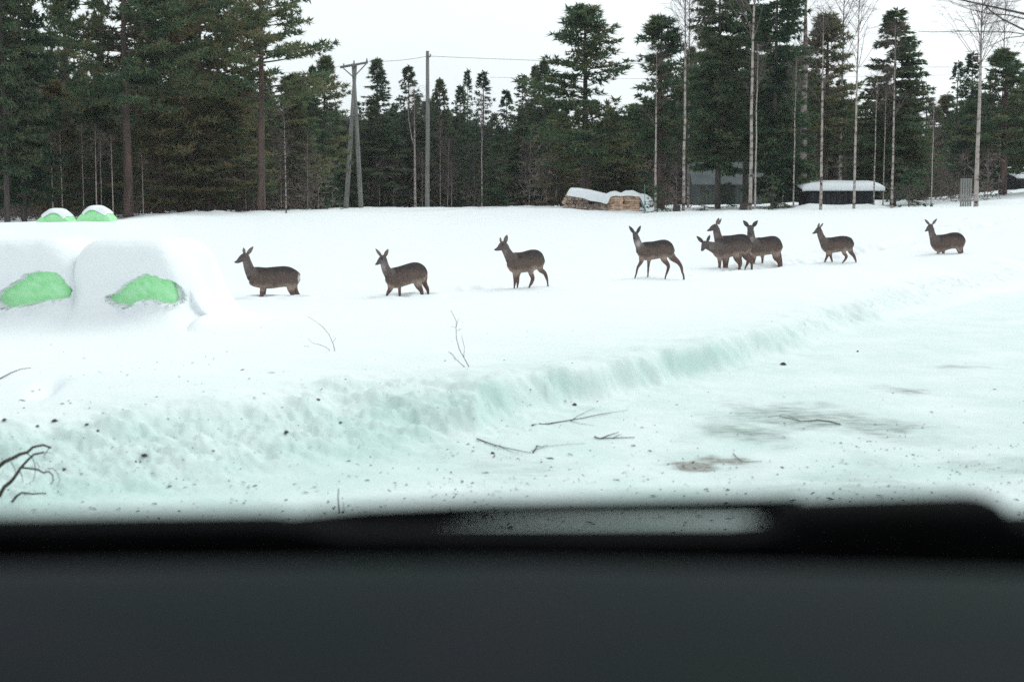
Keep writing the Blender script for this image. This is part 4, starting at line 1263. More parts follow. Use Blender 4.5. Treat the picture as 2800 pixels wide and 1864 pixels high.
def deer(label, org, k, ug, vg, yaw, torso, neck, head, ears, legs, facing=False, rump=False, throat=0.0, group="roe deer walking across the snow", headdep=None, nosep=None, size=1.0):
    """all outlines are read off in enlarged photo pixels (k x photo pixels, origin org); ug, vg: where the deer stands"""
    u0, v0 = org
    U, V = u0 + ug / k, v0 + vg / k
    P = hit(U, V)
    D = P[1]
    q = D / F / k                                 # metres per enlarged pixel
    tan, cos, sin = math.tan(yaw), math.cos(yaw), math.sin(yaw)
    aza = math.atan2(P[0], P[1])

    def W(x, y, ly=0.0, shear=True):
        xp = (x - ug) * q
        return np.array([xp, (xp * tan if shear else 0.0) + ly / cos, (vg - y) * q])
    mb = MB()
    # torso
    st = np.array(torso, float)
    fr = (st[:, 0] - st[0, 0]) / (st[-1, 0] - st[0, 0])
    tt = np.linspace(0, 1, 26)
    xx = st[0, 0] + tt * (st[-1, 0] - st[0, 0])
    top = np.interp(xx, st[:, 0], st[:, 1]); bot = np.interp(xx, st[:, 0], st[:, 2])
    kk = np.array([0.25, 0.5, 0.25])
    top[1:-1] = np.convolve(top, kk, 'valid'); bot[1:-1] = np.convolve(bot, kk, 'valid')
    hw = np.interp(tt, [0, 0.06, 0.18, 0.4, 0.6, 0.8, 0.93, 1.0], [0.03, 0.062, 0.098, 0.132, 0.135, 0.122, 0.085, 0.03]) * size
    sides = 18
    vs_, fs = [], []
    axw = np.array([-sin, cos, 0])
    for i in range(len(tt)):
        c = W(xx[i], (top[i] + bot[i]) / 2); hh = (bot[i] - top[i]) / 2 * q
        for j in range(sides):
            a = 2 * math.pi * j / sides
            ca, sa = math.cos(a), math.sin(a)
            wv = hw[i] * (1.0 + 0.10 * (-sa)) * math.copysign(abs(ca) ** 0.9, ca)
            vs_.append(c + axw * wv + np.array([0, 0, hh * sa]))
    for i in range(len(tt) - 1):
        for j in range(sides):
            j2 = (j + 1) % sides
            fs.append((i * sides + j, i * sides + j2, (i + 1) * sides + j2, (i + 1) * sides + j))
    fs.append(tuple(range(sides - 1, -1, -1))); m = (len(tt) - 1) * sides
    fs.append(tuple(m + j for j in range(sides)))
    mb.add(vs_, fs)

    def chain(pts, sub=4):
        pts = np.array(pts, float)
        s = np.linspace(0, len(pts) - 1, (len(pts) - 1) * sub + 1)
        # Catmull-Rom
        out = []
        for t_ in s:
            i = min(int(t_), len(pts) - 2); f = t_ - i
            p0, p1, p2, p3 = pts[max(i - 1, 0)], pts[i], pts[i + 1], pts[min(i + 2, len(pts) - 1)]
            out.append(0.5 * (2 * p1 + (p2 - p0) * f + (2 * p0 - 5 * p1 + 4 * p2 - p3) * f * f + (3 * p1 - p0 - 3 * p2 + p3) * f ** 3))
        return np.array(out)

    def limb(pw, rad, sides=12, sub=4, rmin=0.0):
        c = chain(np.concatenate([np.array(pw), np.array(rad)[:, None]], 1), sub)
        c[:, 3] = np.maximum(c[:, 3], rmin)
        # rounded ends
        d0 = c[0, :3] - c[1, :3]; d0 /= np.linalg.norm(d0); d1 = c[-1, :3] - c[-2, :3]; d1 /= np.linalg.norm(d1)
        pre = [np.append(c[0, :3] + d0 * c[0, 3] * e, c[0, 3] * f) for e, f in ((0.85, 0.35), (0.5, 0.8))]
        post = [np.append(c[-1, :3] + d1 * c[-1, 3] * e, c[-1, 3] * f) for e, f in ((0.5, 0.8), (0.85, 0.35))]
        c = np.array(pre + list(c) + post)
        mb.tube(c[:, :3], c[:, 3], sides)
        return c
    nk = [W(x, y) for (x, y, r) in neck]
    nkc = limb(nk, [r * q for (_, _, r) in neck], 14)
    hb = nk[-1]
    if facing:
        hp = [np.array([(x - ug) * q, hb[1] + dep, (vg - y) * q]) for (x, y, r, dep) in head]
        hr = [r * q for (_, _, r, _) in head]
    else:
        hp = [np.array([(x - ug) * q, hb[1] + ((x - head[0][0]) * q) * math.tan(yaw * 0.6), (vg - y) * q]) for (x, y, r) in head]
        hr = [r * q for (_, _, r) in head]
    hc = limb(hp, hr, 14)
    for i, lg in enumerate(legs):
        ly = (-0.062 if i % 2 == 0 else 0.062) * size
        pts = []
        for jx, (x, y, r) in enumerate(lg):
            pts.append(W(x, y, ly * (1.0 if jx else 0.75)))
        rad = [r * q for (_, _, r) in lg]
        rad[0] = min(rad[0], 0.085 * size)
        e = pts[-1].copy(); dv = pts[-1] - pts[-2]; e = e + np.array([dv[0] * 0.3, 0, -0.16])
        pts.append(e); rad.append(max(rad[-1] * 0.9, 0.012))
        limb(pts, rad, 10, rmin=0.0125)
    # tail stub
    raw = mb.mesh("deer_raw", M_FUR)
    ro = bpy.data.objects.new("deer_raw", raw); COL.objects.link(ro)
    rm = ro.modifiers.new("r", 'REMESH'); rm.mode = 'VOXEL'; rm.voxel_size = 0.0085; rm.use_smooth_shade = True
    sm = ro.modifiers.new("s", 'SMOOTH'); sm.factor = 0.5; sm.iterations = 4
    dg = bpy.context.evaluated_depsgraph_get()
    me = bpy.data.meshes.new_from_object(ro.evaluated_get(dg))
    bpy.data.objects.remove(ro); bpy.data.meshes.remove(raw)
    me.name = "deer_body"
    nv = len(me.vertices)
    co = np.empty(nv * 3, np.float32); me.vertices.foreach_get("co", co); co = co.reshape(-1, 3).astype(float)
    # fur colours by body region
    xp = co[:, 0] / q + ug; yp = vg - co[:, 2] / q
    tp, bt = np.interp(xp, xx, top), np.interp(xp, xx, bot)
    f = (bt - yp) / np.maximum(bt - tp, 1e-6)
    n_ = 0.16 * fbm(co[:, 0] * 14, co[:, 2] * 14 + co[:, 1] * 9, 3, 3)
    a = sstep(0.45, 0.95, f + n_)[:, None]; b_ = (1 - sstep(0.02, 0.26, f + n_))[:, None]
    col = FLANK * (1 - a) + BACK * a
    col = col * (1 - 0.75 * b_) + BELLY * 0.75 * b_
    leg = sstep(0.0, -0.18, f)[:, None] if False else (1 - sstep(-0.22, -0.02, f))[:, None]
    col = col * (1 - leg) + (LEGC * (1 + n_[:, None] * 1.2)) * leg
    # pale inner thigh
    g = np.exp(-((xp - (xx[0] + 0.74 * (xx[-1] - xx[0]))) * q / 0.09) ** 2 - ((yp - np.interp(xx[0] + 0.74 * (xx[-1] - xx[0]), xx, bot) - 10) * q / 0.06) ** 2)[:, None]
    col = col * (1 - 0.7 * g) + BELLY * 1.1 * 0.7 * g
    dn = np.min(np.linalg.norm(co[:, None, :] - nkc[None, 4:, :3], axis=2) / nkc[None, 4:, 3], axis=1)
    dh = np.min(np.linalg.norm(co[:, None, :] - hc[None, :, :3], axis=2) / hc[None, :, 3], axis=1)
    wn_ = (1 - sstep(1.0, 1.5, dn))[:, None] * (yp < neck[0][1])[:, None]
    col = col * (1 - wn_) + NECKC * (1 + n_[:, None]) * wn_
    wh = (1 - sstep(1.0, 1.35, dh))[:, None]
    col = col * (1 - wh) + FACE * (1 + n_[:, None]) * wh
    # chin and throat patches
    nt = hp[-1]
    ch = np.exp(-(np.linalg.norm(co - (nt + np.array([0.02, 0.01, -0.028])), axis=1) / 0.025) ** 2)[:, None]
    col = col * (1 - 0.75 * ch) + PALE * 0.75 * ch
    tps = nk[-2] * 0.55 + nk[-3] * 0.45 if len(nk) > 2 else nk[-1]
    tps = tps + (np.array([0, -0.07, 0]) if facing else np.array([-0.035, -0.05, 0]))
    th = np.exp(-(np.linalg.norm((co - tps) * np.array([1, 0.6, 0.8]), axis=1) / 0.055) ** 2)[:, None] * throat
    col = col * (1 - th) + PALE * 1.15 * th
    # muzzle band
    mz = np.exp(-(np.linalg.norm(co - nt, axis=1) / 0.035) ** 2)[:, None]
    col = col * (1 - 0.6 * mz) + np.array([0.05, 0.047, 0.05]) * 0.6 * mz
    if rump:
        rx = (xp - xx[-1]) * q
        rw = (sstep(-0.055, -0.02, rx) * np.exp(-((f - 0.45) / 0.33) ** 2))[:, None]
        col = col * (1 - rw) + WHITE * rw
    ca_ = me.color_attributes.new("fur", 'FLOAT_COLOR', 'POINT')
    ca_.data.foreach_set("color", np.concatenate([np.clip(col, 0.004, 0.9), np.ones((nv, 1))], 1).astype(np.float32).reshape(-1))
    me.materials.clear(); me.materials.append(M_FUR)
    root = thing("roe_deer", label, "deer", (P[0], P[1], P[2]), -aza, group)
    link("body", me, root)
    # ears
    for (bx, by, tx, ty, w, fc) in ears:
        if facing:
            dep = head[0][3] + hb[1] + 0.01
        else:
            dep = hp[0][1]
        pb = np.array([(bx - ug) * q, dep, (vg - by) * q]); pt = np.array([(tx - ug) * q, dep + (0.012 if fc else -0.01), (vg - ty) * q])
        ax = pt - pb; L = np.linalg.norm(ax); ax /= L
        pb = pb - ax * 0.02; L += 0.02
        sd_ = np.array([ax[2], 0, -ax[0]]); nrm = np.array([0, 1.0, 0])
        em = MB(); nl, ns = 12, 8
        for lay, off in ((0, 0.0), (1, 0.009)):
            vs2, fs2 = [], []
            for i in range(nl + 1):
                t_ = i / nl
                hwid = w * q * (math.sin(math.pi * min(1, 0.16 + t_ * 0.84) ** 0.9) ** 0.75) * 0.95 + 0.002
                for j in range(ns + 1):
                    s_ = j / ns * 2 - 1
                    cup = (0.5 * hwid) * (s_ * s_ - 1) * (-1 if fc else 1)
                    vs2.append(pb + ax * L * t_ + sd_ * hwid * s_ + nrm * (cup + off * (1 - s_ * s_) * (1 if fc else -1)))
            for i in range(nl):
                for j in range(ns):
                    a_ = i * (ns + 1) + j
                    fs2.append((a_, a_ + 1, a_ + ns + 2, a_ + ns + 1))
            em.add(vs2, fs2, 0 if lay else 1)
        link("ear", em.mesh("ear", [M_EAR, M_EARIN], True), root)
    # nose and eyes
    def ball(c, r3, mat, name):
        e = MB(); vs2, fs2 = [], []
        n1, n2 = 8, 10
        for i in range(n1 + 1):
            p_ = math.pi * i / n1
            for j in range(n2):
                a_ = 2 * math.pi * j / n2
                vs2.append(np.asarray(c) + np.array([r3[0] * math.sin(p_) * math.cos(a_), r3[1] * math.sin(p_) * math.sin(a_), r3[2] * math.cos(p_)]))
        for i in range(n1):
            for j in range(n2):
                fs2.append((i * n2 + j, (i + 1) * n2 + j, (i + 1) * n2 + (j + 1) % n2, i * n2 + (j + 1) % n2))
        e.add(vs2, fs2)
        return link(name, e.mesh(name, mat, True), root)
    dv = hp[-1] - hp[-2]; dv /= np.linalg.norm(dv)
    ball(hp[-1] + dv * hr[-1] * 0.55 + np.array([0, 0, 0.004]), (max(hr[-1] * 0.75, 0.012),) * 2 + (max(hr[-1] * 0.62, 0.011),), M_NOSE, "nose")
    if facing:
        for sx in (-1, 1):
            p = hp[0] + np.array([sx * hr[0] * 0.72, (hp[1] - hp[0])[1] * 0.32 - 0.012, (hp[1] - hp[0])[2] * 0.30])
            ball(p, (0.012, 0.013, 0.013), M_EYE, "eye")
    else:
        for sy in (-1, 1):
            p = hp[0] * 0.45 + hp[1] * 0.55 + np.array([0, sy * (hr[0] * 0.5 + hr[1] * 0.5) * 0.93, (hr[0]) * 0.30])
            ball(p, (0.014, 0.010, 0.013), M_EYE, "eye")
    return root


R_ = math.radians
deer("roe deer walking left in profile, leftmost and closest to the bales, white rump showing", (600, 640), 7.84, 1190, 1358, R_(6),
     [(650, 930, 1060), (700, 760, 1112), (760, 690, 1128), (870, 697, 1155), (1000, 712, 1170), (1150, 700, 1168), (1300, 688, 1145), (1420, 685, 1135), (1520, 702, 1145), (1620, 752, 1140), (1690, 805, 1090), (1735, 850, 1000)],
     [(740, 900, 140), (660, 740, 112), (615, 590, 92), (590, 480, 80)], [(580, 462, 74), (510, 510, 70), (435, 572, 48), (378, 594, 25)],
     [(560, 385, 548, 285, 32, True), (640, 405, 752, 262, 42, True)],
     [[(945, 1020, 95), (930, 1150, 60), (915, 1260, 46), (915, 1360, 42)], [(960, 1020, 95), (965, 1150, 58), (960, 1260, 44), (948, 1360, 40)],
      [(1540, 980, 120), (1530, 1150, 90), (1560, 1270, 58), (1580, 1360, 50)], [(1590, 1000, 110), (1600, 1170, 80), (1660, 1290, 55), (1710, 1360, 42)]], rump=True, throat=0.15)
deer("roe deer walking second from the left, both ears pricked in a wide V", (980, 640), 7.84, 1050, 1335, R_(36),
     [(600, 900, 1010), (655, 745, 1100), (720, 712, 1145), (820, 697, 1155), (930, 672, 1125), (1040, 640, 1092), (1150, 610, 1062), (1240, 603, 1050), (1320, 625, 1062), (1400, 680, 1040), (1445, 730, 990), (1470, 790, 900)],
     [(700, 880, 130), (608, 745, 98), (570, 630, 84), (550, 530, 78)], [(545, 505, 80), (495, 545, 66), (440, 600, 42), (398, 630, 21)],
     [(490, 440, 385, 300, 32, True), (590, 440, 652, 308, 42, True)],
     [[(710, 1030, 95), (690, 1150, 58), (632, 1250, 34), (608, 1345, 19)], [(880, 1040, 85), (882, 1150, 40), (885, 1250, 33), (888, 1345, 27)],
      [(1260, 950, 130), (1280, 1085, 86), (1345, 1210, 52), (1368, 1310, 38)], [(1390, 920, 110), (1420, 1070, 62), (1485, 1200, 44), (1502, 1305, 26)]], throat=0.5)
deer("roe deer standing third from the left, muzzle raised, hind leg stretched back", (1300, 610), 7.84, 1110, 1380, R_(34),
     [(690, 800, 930), (735, 670, 1015), (800, 622, 1065), (900, 622, 1080), (1000, 620, 1062), (1100, 590, 1052), (1200, 567, 1042), (1290, 567, 1005), (1370, 600, 990), (1430, 655, 960), (1462, 730, 900), (1476, 800, 850)],
     [(790, 790, 135), (715, 670, 105), (660, 570, 92), (630, 490, 88)], [(612, 450, 82), (560, 500, 78), (498, 542, 48), (440, 562, 25)],
     [(550, 385, 535, 298, 22, True), (645, 385, 683, 246, 46, True)],
     [[(870, 990, 95), (850, 1130, 46), (848, 1260, 32), (834, 1380, 18)], [(920, 990, 95), (908, 1130, 46), (908, 1260, 33), (900, 1380, 18)],
      [(1210, 930, 110), (1185, 1050, 62), (1228, 1180, 46), (1200, 1280, 36), (1148, 1385, 18)], [(1380, 860, 120), (1390, 1000, 66), (1485, 1085, 46), (1530, 1190, 34), (1555, 1310, 20)]], throat=0.2)
deer("roe deer in mid stride looking at the camera, pale throat bands, fourth from the left", (1650, 590), 7.84, 1130, 1335, R_(26),
     [(730, 720, 815), (775, 605, 900), (850, 560, 948), (950, 552, 962), (1050, 550, 942), (1150, 530, 926), (1250, 510, 908), (1330, 512, 885), (1400, 545, 900), (1460, 592, 880), (1498, 655, 820), (1512, 720, 780)],
     [(805, 740, 115), (765, 640, 86), (725, 550, 78), (695, 455, 70)], [(682, 395, 62, -0.02), (678, 430, 52, -0.09), (668, 478, 32, -0.16)],
     [(640, 350, 542, 216, 36, False), (728, 345, 795, 210, 34, False)],
     [[(830, 870, 80), (805, 985, 44), (738, 1100, 28), (708, 1230, 20), (676, 1345, 16)], [(975, 890, 75), (968, 1000, 36), (958, 1160, 23), (952, 1335, 15)],
      [(1300, 840, 100), (1290, 930, 70), (1385, 1065, 42), (1372, 1180, 30), (1328, 1310, 18)], [(1420, 800, 120), (1480, 905, 78), (1600, 1005, 50), (1668, 1110, 36), (1692, 1220, 26), (1722, 1308, 22)]], facing=True, throat=1.0)
deer("roe deer with head held high in profile, behind the bunched pair", (1870, 570), 7.84, 1070, 1300, R_(24),
     [(670, 690, 880), (730, 615, 990), (830, 582, 1030), (950, 580, 1030), (1050, 570, 1010), (1150, 552, 995), (1250, 548, 975), (1340, 572, 965), (1405, 640, 930), (1435, 720, 880)],
     [(770, 760, 115), (735, 640, 92), (705, 530, 82), (690, 440, 72)], [(672, 395, 66), (615, 420, 58), (560, 457, 38), (512, 476, 19)],
     [(705, 325, 742, 205, 38, True), (745, 330, 796, 212, 20, True)],
     [[(860, 960, 80), (866, 1120, 42), (868, 1300, 26)], [(930, 960, 80), (926, 1120, 40), (920, 1300, 24)],
      [(1250, 900, 110), (1180, 1040, 62), (1210, 1170, 40), (1190, 1290, 28)], [(1340, 900, 100), (1385, 1060, 60), (1440, 1140, 42), (1450, 1230, 28)]], throat=0.3)
deer("roe deer with lowered head facing the camera, front of the bunched three", (1870, 570), 7.84, 1000, 1345, R_(24),
     [(600, 800, 940), (660, 700, 1030), (740, 680, 1085), (850, 650, 1085), (950, 635, 1062), (1050, 625, 1032), (1150, 612, 995), (1230, 612, 982), (1310, 650, 962), (1370, 705, 930), (1400, 790, 880)],
     [(740, 880, 150), (640, 840, 120), (545, 805, 98), (485, 785, 86)], [(458, 765, 78, -0.03), (432, 820, 60, -0.10), (402, 885, 32, -0.15)],
     [(392, 710, 274, 596, 40, False), (508, 690, 558, 570, 34, False)],
     [[(770, 1010, 85), (768, 1140, 42), (768, 1250, 30), (762, 1360, 22)], [(900, 1010, 85), (900, 1140, 52), (898, 1250, 44), (895, 1350, 38)],
      [(1100, 950, 110), (1125, 1075, 66), (1192, 1190, 42), (1180, 1312, 28)], [(1270, 900, 110), (1320, 1030, 74), (1378, 1115, 52), (1350, 1210, 28), (1310, 1298, 15)]], facing=True, throat=0.2)
deer("roe deer facing the camera with wide set ears, right of the bunched three", (1870, 570), 7.84, 1780, 1208, R_(28),
     [(1430, 790, 940), (1475, 690, 1005), (1555, 620, 1032), (1660, 622, 1022), (1760, 606, 1002), (1850, 592, 992), (1930, 592, 985), (2000, 622, 1000), (2058, 682, 960), (2092, 755, 880), (2103, 820, 840)],
     [(1545, 830, 125), (1475, 720, 100), (1440, 610, 84), (1428, 500, 76)], [(1425, 425, 74, -0.02), (1418, 475, 60, -0.09), (1410, 530, 36, -0.15)],
     [(1362, 375, 1264, 262, 44, False), (1484, 375, 1574, 262, 44, False)],
     [[(1510, 930, 95), (1500, 1060, 54), (1488, 1140, 44), (1480, 1225, 40)], [(1670, 950, 85), (1684, 1060, 32), (1684, 1140, 24), (1683, 1215, 20)],
      [(1950, 890, 120), (1980, 1030, 92), (2030, 1120, 62), (2050, 1200, 48)], [(1990, 900, 110), (2020, 1040, 74), (2055, 1120, 52), (2075, 1195, 38)]], facing=True, throat=0.7)
deer("roe deer walking left in profile alone, second from the right", (2180, 580), 9.8, 1140, 1355, R_(24),
     [(648, 870, 960), (695, 730, 1030), (760, 677, 1085), (880, 678, 1105), (980, 665, 1092), (1080, 645, 1072), (1180, 635, 1062), (1280, 640, 1045), (1370, 665, 1042), (1440, 705, 1020), (1480, 765, 960), (1495, 820, 900)],
     [(750, 870, 130), (672, 720, 102), (622, 610, 86), (598, 510, 74)], [(582, 445, 66), (540, 490, 62), (482, 542, 39), (428, 570, 20)],
     [(562, 395, 585, 292, 30, True), (628, 385, 690, 296, 24, True)],
     [[(850, 1030, 95), (815, 1160, 46), (770, 1270, 30), (742, 1370, 20)], [(870, 1030, 95), (892, 1160, 44), (922, 1265, 31), (950, 1368, 20)],
      [(1240, 980, 110), (1245, 1090, 58), (1308, 1185, 42), (1268, 1285, 30), (1212, 1358, 19)], [(1390, 950, 120), (1420, 1070, 66), (1500, 1170, 46), (1538, 1255, 34), (1560, 1322, 24)]], throat=0.15)
deer("roe deer sunk deep in snow at the far right, ears spread", (2490, 570), 10.455, 1100, 1290, R_(26),
     [(605, 920, 1080), (665, 805, 1170), (740, 752, 1235), (850, 750, 1262), (950, 740, 1225), (1050, 715, 1185), (1150, 690, 1155), (1250, 680, 1152), (1340, 690, 1180), (1430, 740, 1190), (1495, 805, 1100), (1532, 890, 980)],
     [(720, 970, 155), (655, 820, 110), (612, 700, 92), (590, 580, 84)], [(578, 510, 78), (530, 560, 66), (478, 618, 42), (440, 648, 22)],
     [(520, 440, 405, 312, 36, True), (640, 435, 746, 294, 36, True)],
     [[(850, 1130, 110), (805, 1250, 46), (790, 1330, 32)], [(920, 1130, 110), (940, 1250, 48), (940, 1320, 32)],
      [(1370, 1060, 120), (1370, 1190, 74), (1390, 1265, 50)], [(1400, 1060, 110), (1430, 1190, 58), (1452, 1255, 40)]], throat=0.15)

# ------------------------------------------------------------------ twigs, branches and litter on the snow
def laid(pts, rads, lift=0.01, sides=5):
    """a twig lying on the snow; pts in photo pixels"""
    out = []
    for (u, v) in pts:
        p = hit(u, v); p[2] += lift
        out.append(p)
    return out


def lying(name, label, segs, cat, group=None):
    base = hit(*segs[0][0][0])
    mb = MB()
    for pts, r in segs:
        P_ = np.array(laid(pts, r)) - base
        mb.tube(P_, np.linspace(r, r * 0.45, len(P_)) * 0.5, 5)
    return tag(link(name, mb.mesh(name, M_DEAD), None, base), label, cat, group)


lying("fallen_branch", "long straight fallen branch with twiggy tip at the foot of the snow bank", [([(1454, 1166), (1500, 1162), (1545, 1155), (1598, 1146), (1640, 1137), (1668, 1132)], 0.011),
      ([(1560, 1154), (1580, 1140), (1605, 1128), (1625, 1119)], 0.005), ([(1562, 1155), (1590, 1162), (1625, 1166)], 0.004), ([(1640, 1137), (1690, 1128), (1720, 1122)], 0.004)], "branch", "fallen branches on the road")
lying("fallen_branch", "bent fallen branch lying lowest at the left of the road", [([(1304, 1204), (1340, 1216), (1370, 1226), (1430, 1238), (1452, 1242)], 0.010), ([(1365, 1224), (1400, 1240), (1420, 1244)], 0.004),
      ([(1452, 1236), (1500, 1224), (1560, 1217), (1600, 1216)], 0.004)], "branch", "fallen branches on the road")
lying("fallen_branch", "short forked fallen branch with thick butt in the middle of the road", [([(1626, 1198), (1636, 1202), (1652, 1202), (1690, 1201), (1735, 1199)], 0.013), ([(1642, 1202), (1665, 1193), (1692, 1185)], 0.010),
      ([(1676, 1201), (1690, 1193), (1700, 1190)], 0.006)], "branch", "fallen branches on the road")
lying("fallen_branch", "crooked little fallen branch between the bent one and the forked one", [([(1458, 1240), (1468, 1226), (1466, 1222)], 0.012), ([(1466, 1222), (1480, 1226), (1498, 1220)], 0.008)], "branch", "fallen branches on the road")
lying("fallen_branch", "long thin wavy branch on the dirty patch of road", [([(2298, 1164), (2270, 1156), (2235, 1151), (2215, 1155), (2190, 1155), (2160, 1148), (2130, 1140)], 0.011), ([(2190, 1155), (2160, 1141), (2140, 1136), (2100, 1145)], 0.005)], "branch", "fallen branches on the road")
lying("fallen_branch", "curved thin branch right of the brown soil patch", [([(2005, 1243), (2015, 1255), (2032, 1266), (2060, 1266), (2085, 1265)], 0.007)], "branch", "fallen branches on the road")
lying("fallen_branch", "long pale branch end lying at the left edge below the bales", [([(0, 1038), (30, 1022), (55, 1012), (85, 1008)], 0.010)], "branch")


def standing(name, label, cat, u, v, strokes, rs, group=None, mat=None):
    """upright twigs rooted at (u, v): strokes in photo pixels at the root's distance, each with its own depth wander"""
    base = hit(u, v)
    rnd = random.Random(int(u))
    mb = MB()
    for st_, r in zip(strokes, rs):
        dz = rnd.uniform(-0.2, 0.2)
        n = len(st_)
        P_ = [at(x, y, base[1] + dz * i / max(1, n - 1)) - base for i, (x, y) in enumerate(st_)]
        mb.tube(P_, np.linspace(r, max(0.0012, r * 0.4), n), 5)
    return tag(link(name, mb.mesh(name, mat or M_DEAD), None, base), label, cat, group)


standing("bare_sapling", "taller bare sapling poking through the snow below the third deer", "sapling", 1282, 1003,
         [[(1284, 1006), (1270, 980), (1256, 955), (1248, 925), (1247, 895), (1248, 880), (1240, 862), (1232, 848)], [(1248, 892), (1254, 870)], [(1247, 896), (1232, 892)], [(1250, 904), (1262, 898)],
          [(1268, 975), (1270, 950), (1264, 925), (1262, 915)], [(1272, 1004), (1255, 990), (1242, 975), (1228, 963)], [(1245, 985), (1238, 968), (1225, 960)]], [0.0042, 0.002, 0.0018, 0.0018, 0.0026, 0.0036, 0.002], "bare saplings in the snow", M_TWIG)
standing("bare_sapling", "shorter arched bare sapling poking through the snow below the second deer", "sapling", 914, 960,
         [[(916, 962), (911, 940), (900, 915), (882, 893), (862, 878), (842, 865)], [(902, 958), (890, 948), (870, 941), (855, 938), (843, 926)], [(910, 936), (920, 922)]], [0.0036, 0.003, 0.0016], "bare saplings in the snow", M_TWIG)
standing("grass_stem", "dry stem standing at the foot of the snow bank just above the car trim", "dry stem", 930, 1405, [[(932, 1420), (927, 1395), (924, 1360), (926, 1334)], [(935, 1420), (940, 1390), (938, 1370)]], [0.006, 0.003])
# the dead branch tangle at lower left
standing("dead_branch", "tangled dead branch with drooping twigs rising from snow at the lower left corner", "branch", 20, 1372,
         [[(-60, 1300), (-10, 1280), (12, 1262), (35, 1252), (55, 1241), (75, 1236), (90, 1222), (118, 1216), (140, 1224)], [(136, 1222), (122, 1242), (120, 1250)], [(-30, 1420), (0, 1350), (12, 1330), (30, 1316), (44, 1298), (55, 1280), (75, 1258), (92, 1242), (120, 1236)],
          [(120, 1236), (135, 1237), (148, 1242)], [(60, 1278), (85, 1281), (105, 1284), (118, 1292), (132, 1288), (144, 1298), (146, 1312), (138, 1324)], [(75, 1240), (88, 1250), (96, 1270), (96, 1290), (92, 1312), (80, 1320)],
          [(130, 1281), (145, 1280), (158, 1294), (164, 1312), (156, 1330)], [(52, 1284), (60, 1300), (62, 1318)], [(30, 1262), (40, 1282), (45, 1296)], [(20, 1388), (45, 1356), (60, 1346), (90, 1350), (125, 1348)], [(100, 1264), (108, 1275), (104, 1284)]],
         [0.015, 0.003, 0.014, 0.003, 0.007, 0.0032, 0.0028, 0.0034, 0.0028, 0.009, 0.0024])


def lump_mesh(seed):
    rnd = random.Random(seed)
    mb = MB(); vs_, fs = [], []
    n = 8
    for i in range(4):
        for j in range(n):
            a = 2 * math.pi * j / n; r = (0.55, 1.0, 0.85, 0.3)[i] * rnd.uniform(0.75, 1.2)
            vs_.append((r * math.cos(a), r * 0.7 * math.sin(a), (0, 0.2, 0.55, 0.8)[i] * rnd.uniform(0.8, 1.2)))
    for i in range(3):
        for j in range(n):
            fs.append((i * n + j, i * n + (j + 1) % n, (i + 1) * n + (j + 1) % n, (i + 1) * n + j))
    fs.append(tuple(3 * n + j for j in range(n)))
    mb.add(vs_, fs)
    return mb.mesh("bark_chunk", M_DEAD)


lm = [lump_mesh(s) for s in range(4)]
for i, (u, v, w, lab) in enumerate(((149, 1150, 9, "dark bark chunk with a smaller one to its left, below the bales"), (12, 1150, 8, "bark chunk at the left edge below the bales"), (103, 1166, 6, "small bark chunk under the larger one below the bales"),
                                    (237, 1160, 6, "faint bark chunk left of a darker dot below the bales"), (268, 1175, 6, "dark dot-like bark chunk right of the dead branch"), (395, 1243, 10, "bark chunk with a stalk, right of the dead branch tangle"),
                                    (783, 1181, 10, "reddish brown bark chunk on the bank crest"), (870, 1092, 7, "bark chunk upslope of the bank crest"), (931, 1154, 6, "bark chunk next to the bank's steep part"),
                                    (175, 1281, 8, "bark chunk beside the dead branch tangle's twigs"), (583, 1236, 5, "small bark chunk on the rough bank"), (372, 1263, 5, "small bark chunk under the stalked one"),
                                    (2142, 994, 9, "dark chunk at the foot of the bank under the bunched deer"), (2345, 958, 5, "small chunk up the road near the bank"), (1347, 1237, 7, "cone-like chunk beside the bent branch"), (1571, 1105, 8, "brown leaf-like chunk at the bank's steep foot"))):
    p = hit(u, v + 4)
    s = w * p[1] / F
    tag(link("bark_chunk", lm[i % 4], None, p, (0, 0, i * 1.3), (s, s, s * 0.9)), lab, "bark chunk", "bark chunks on the snow")


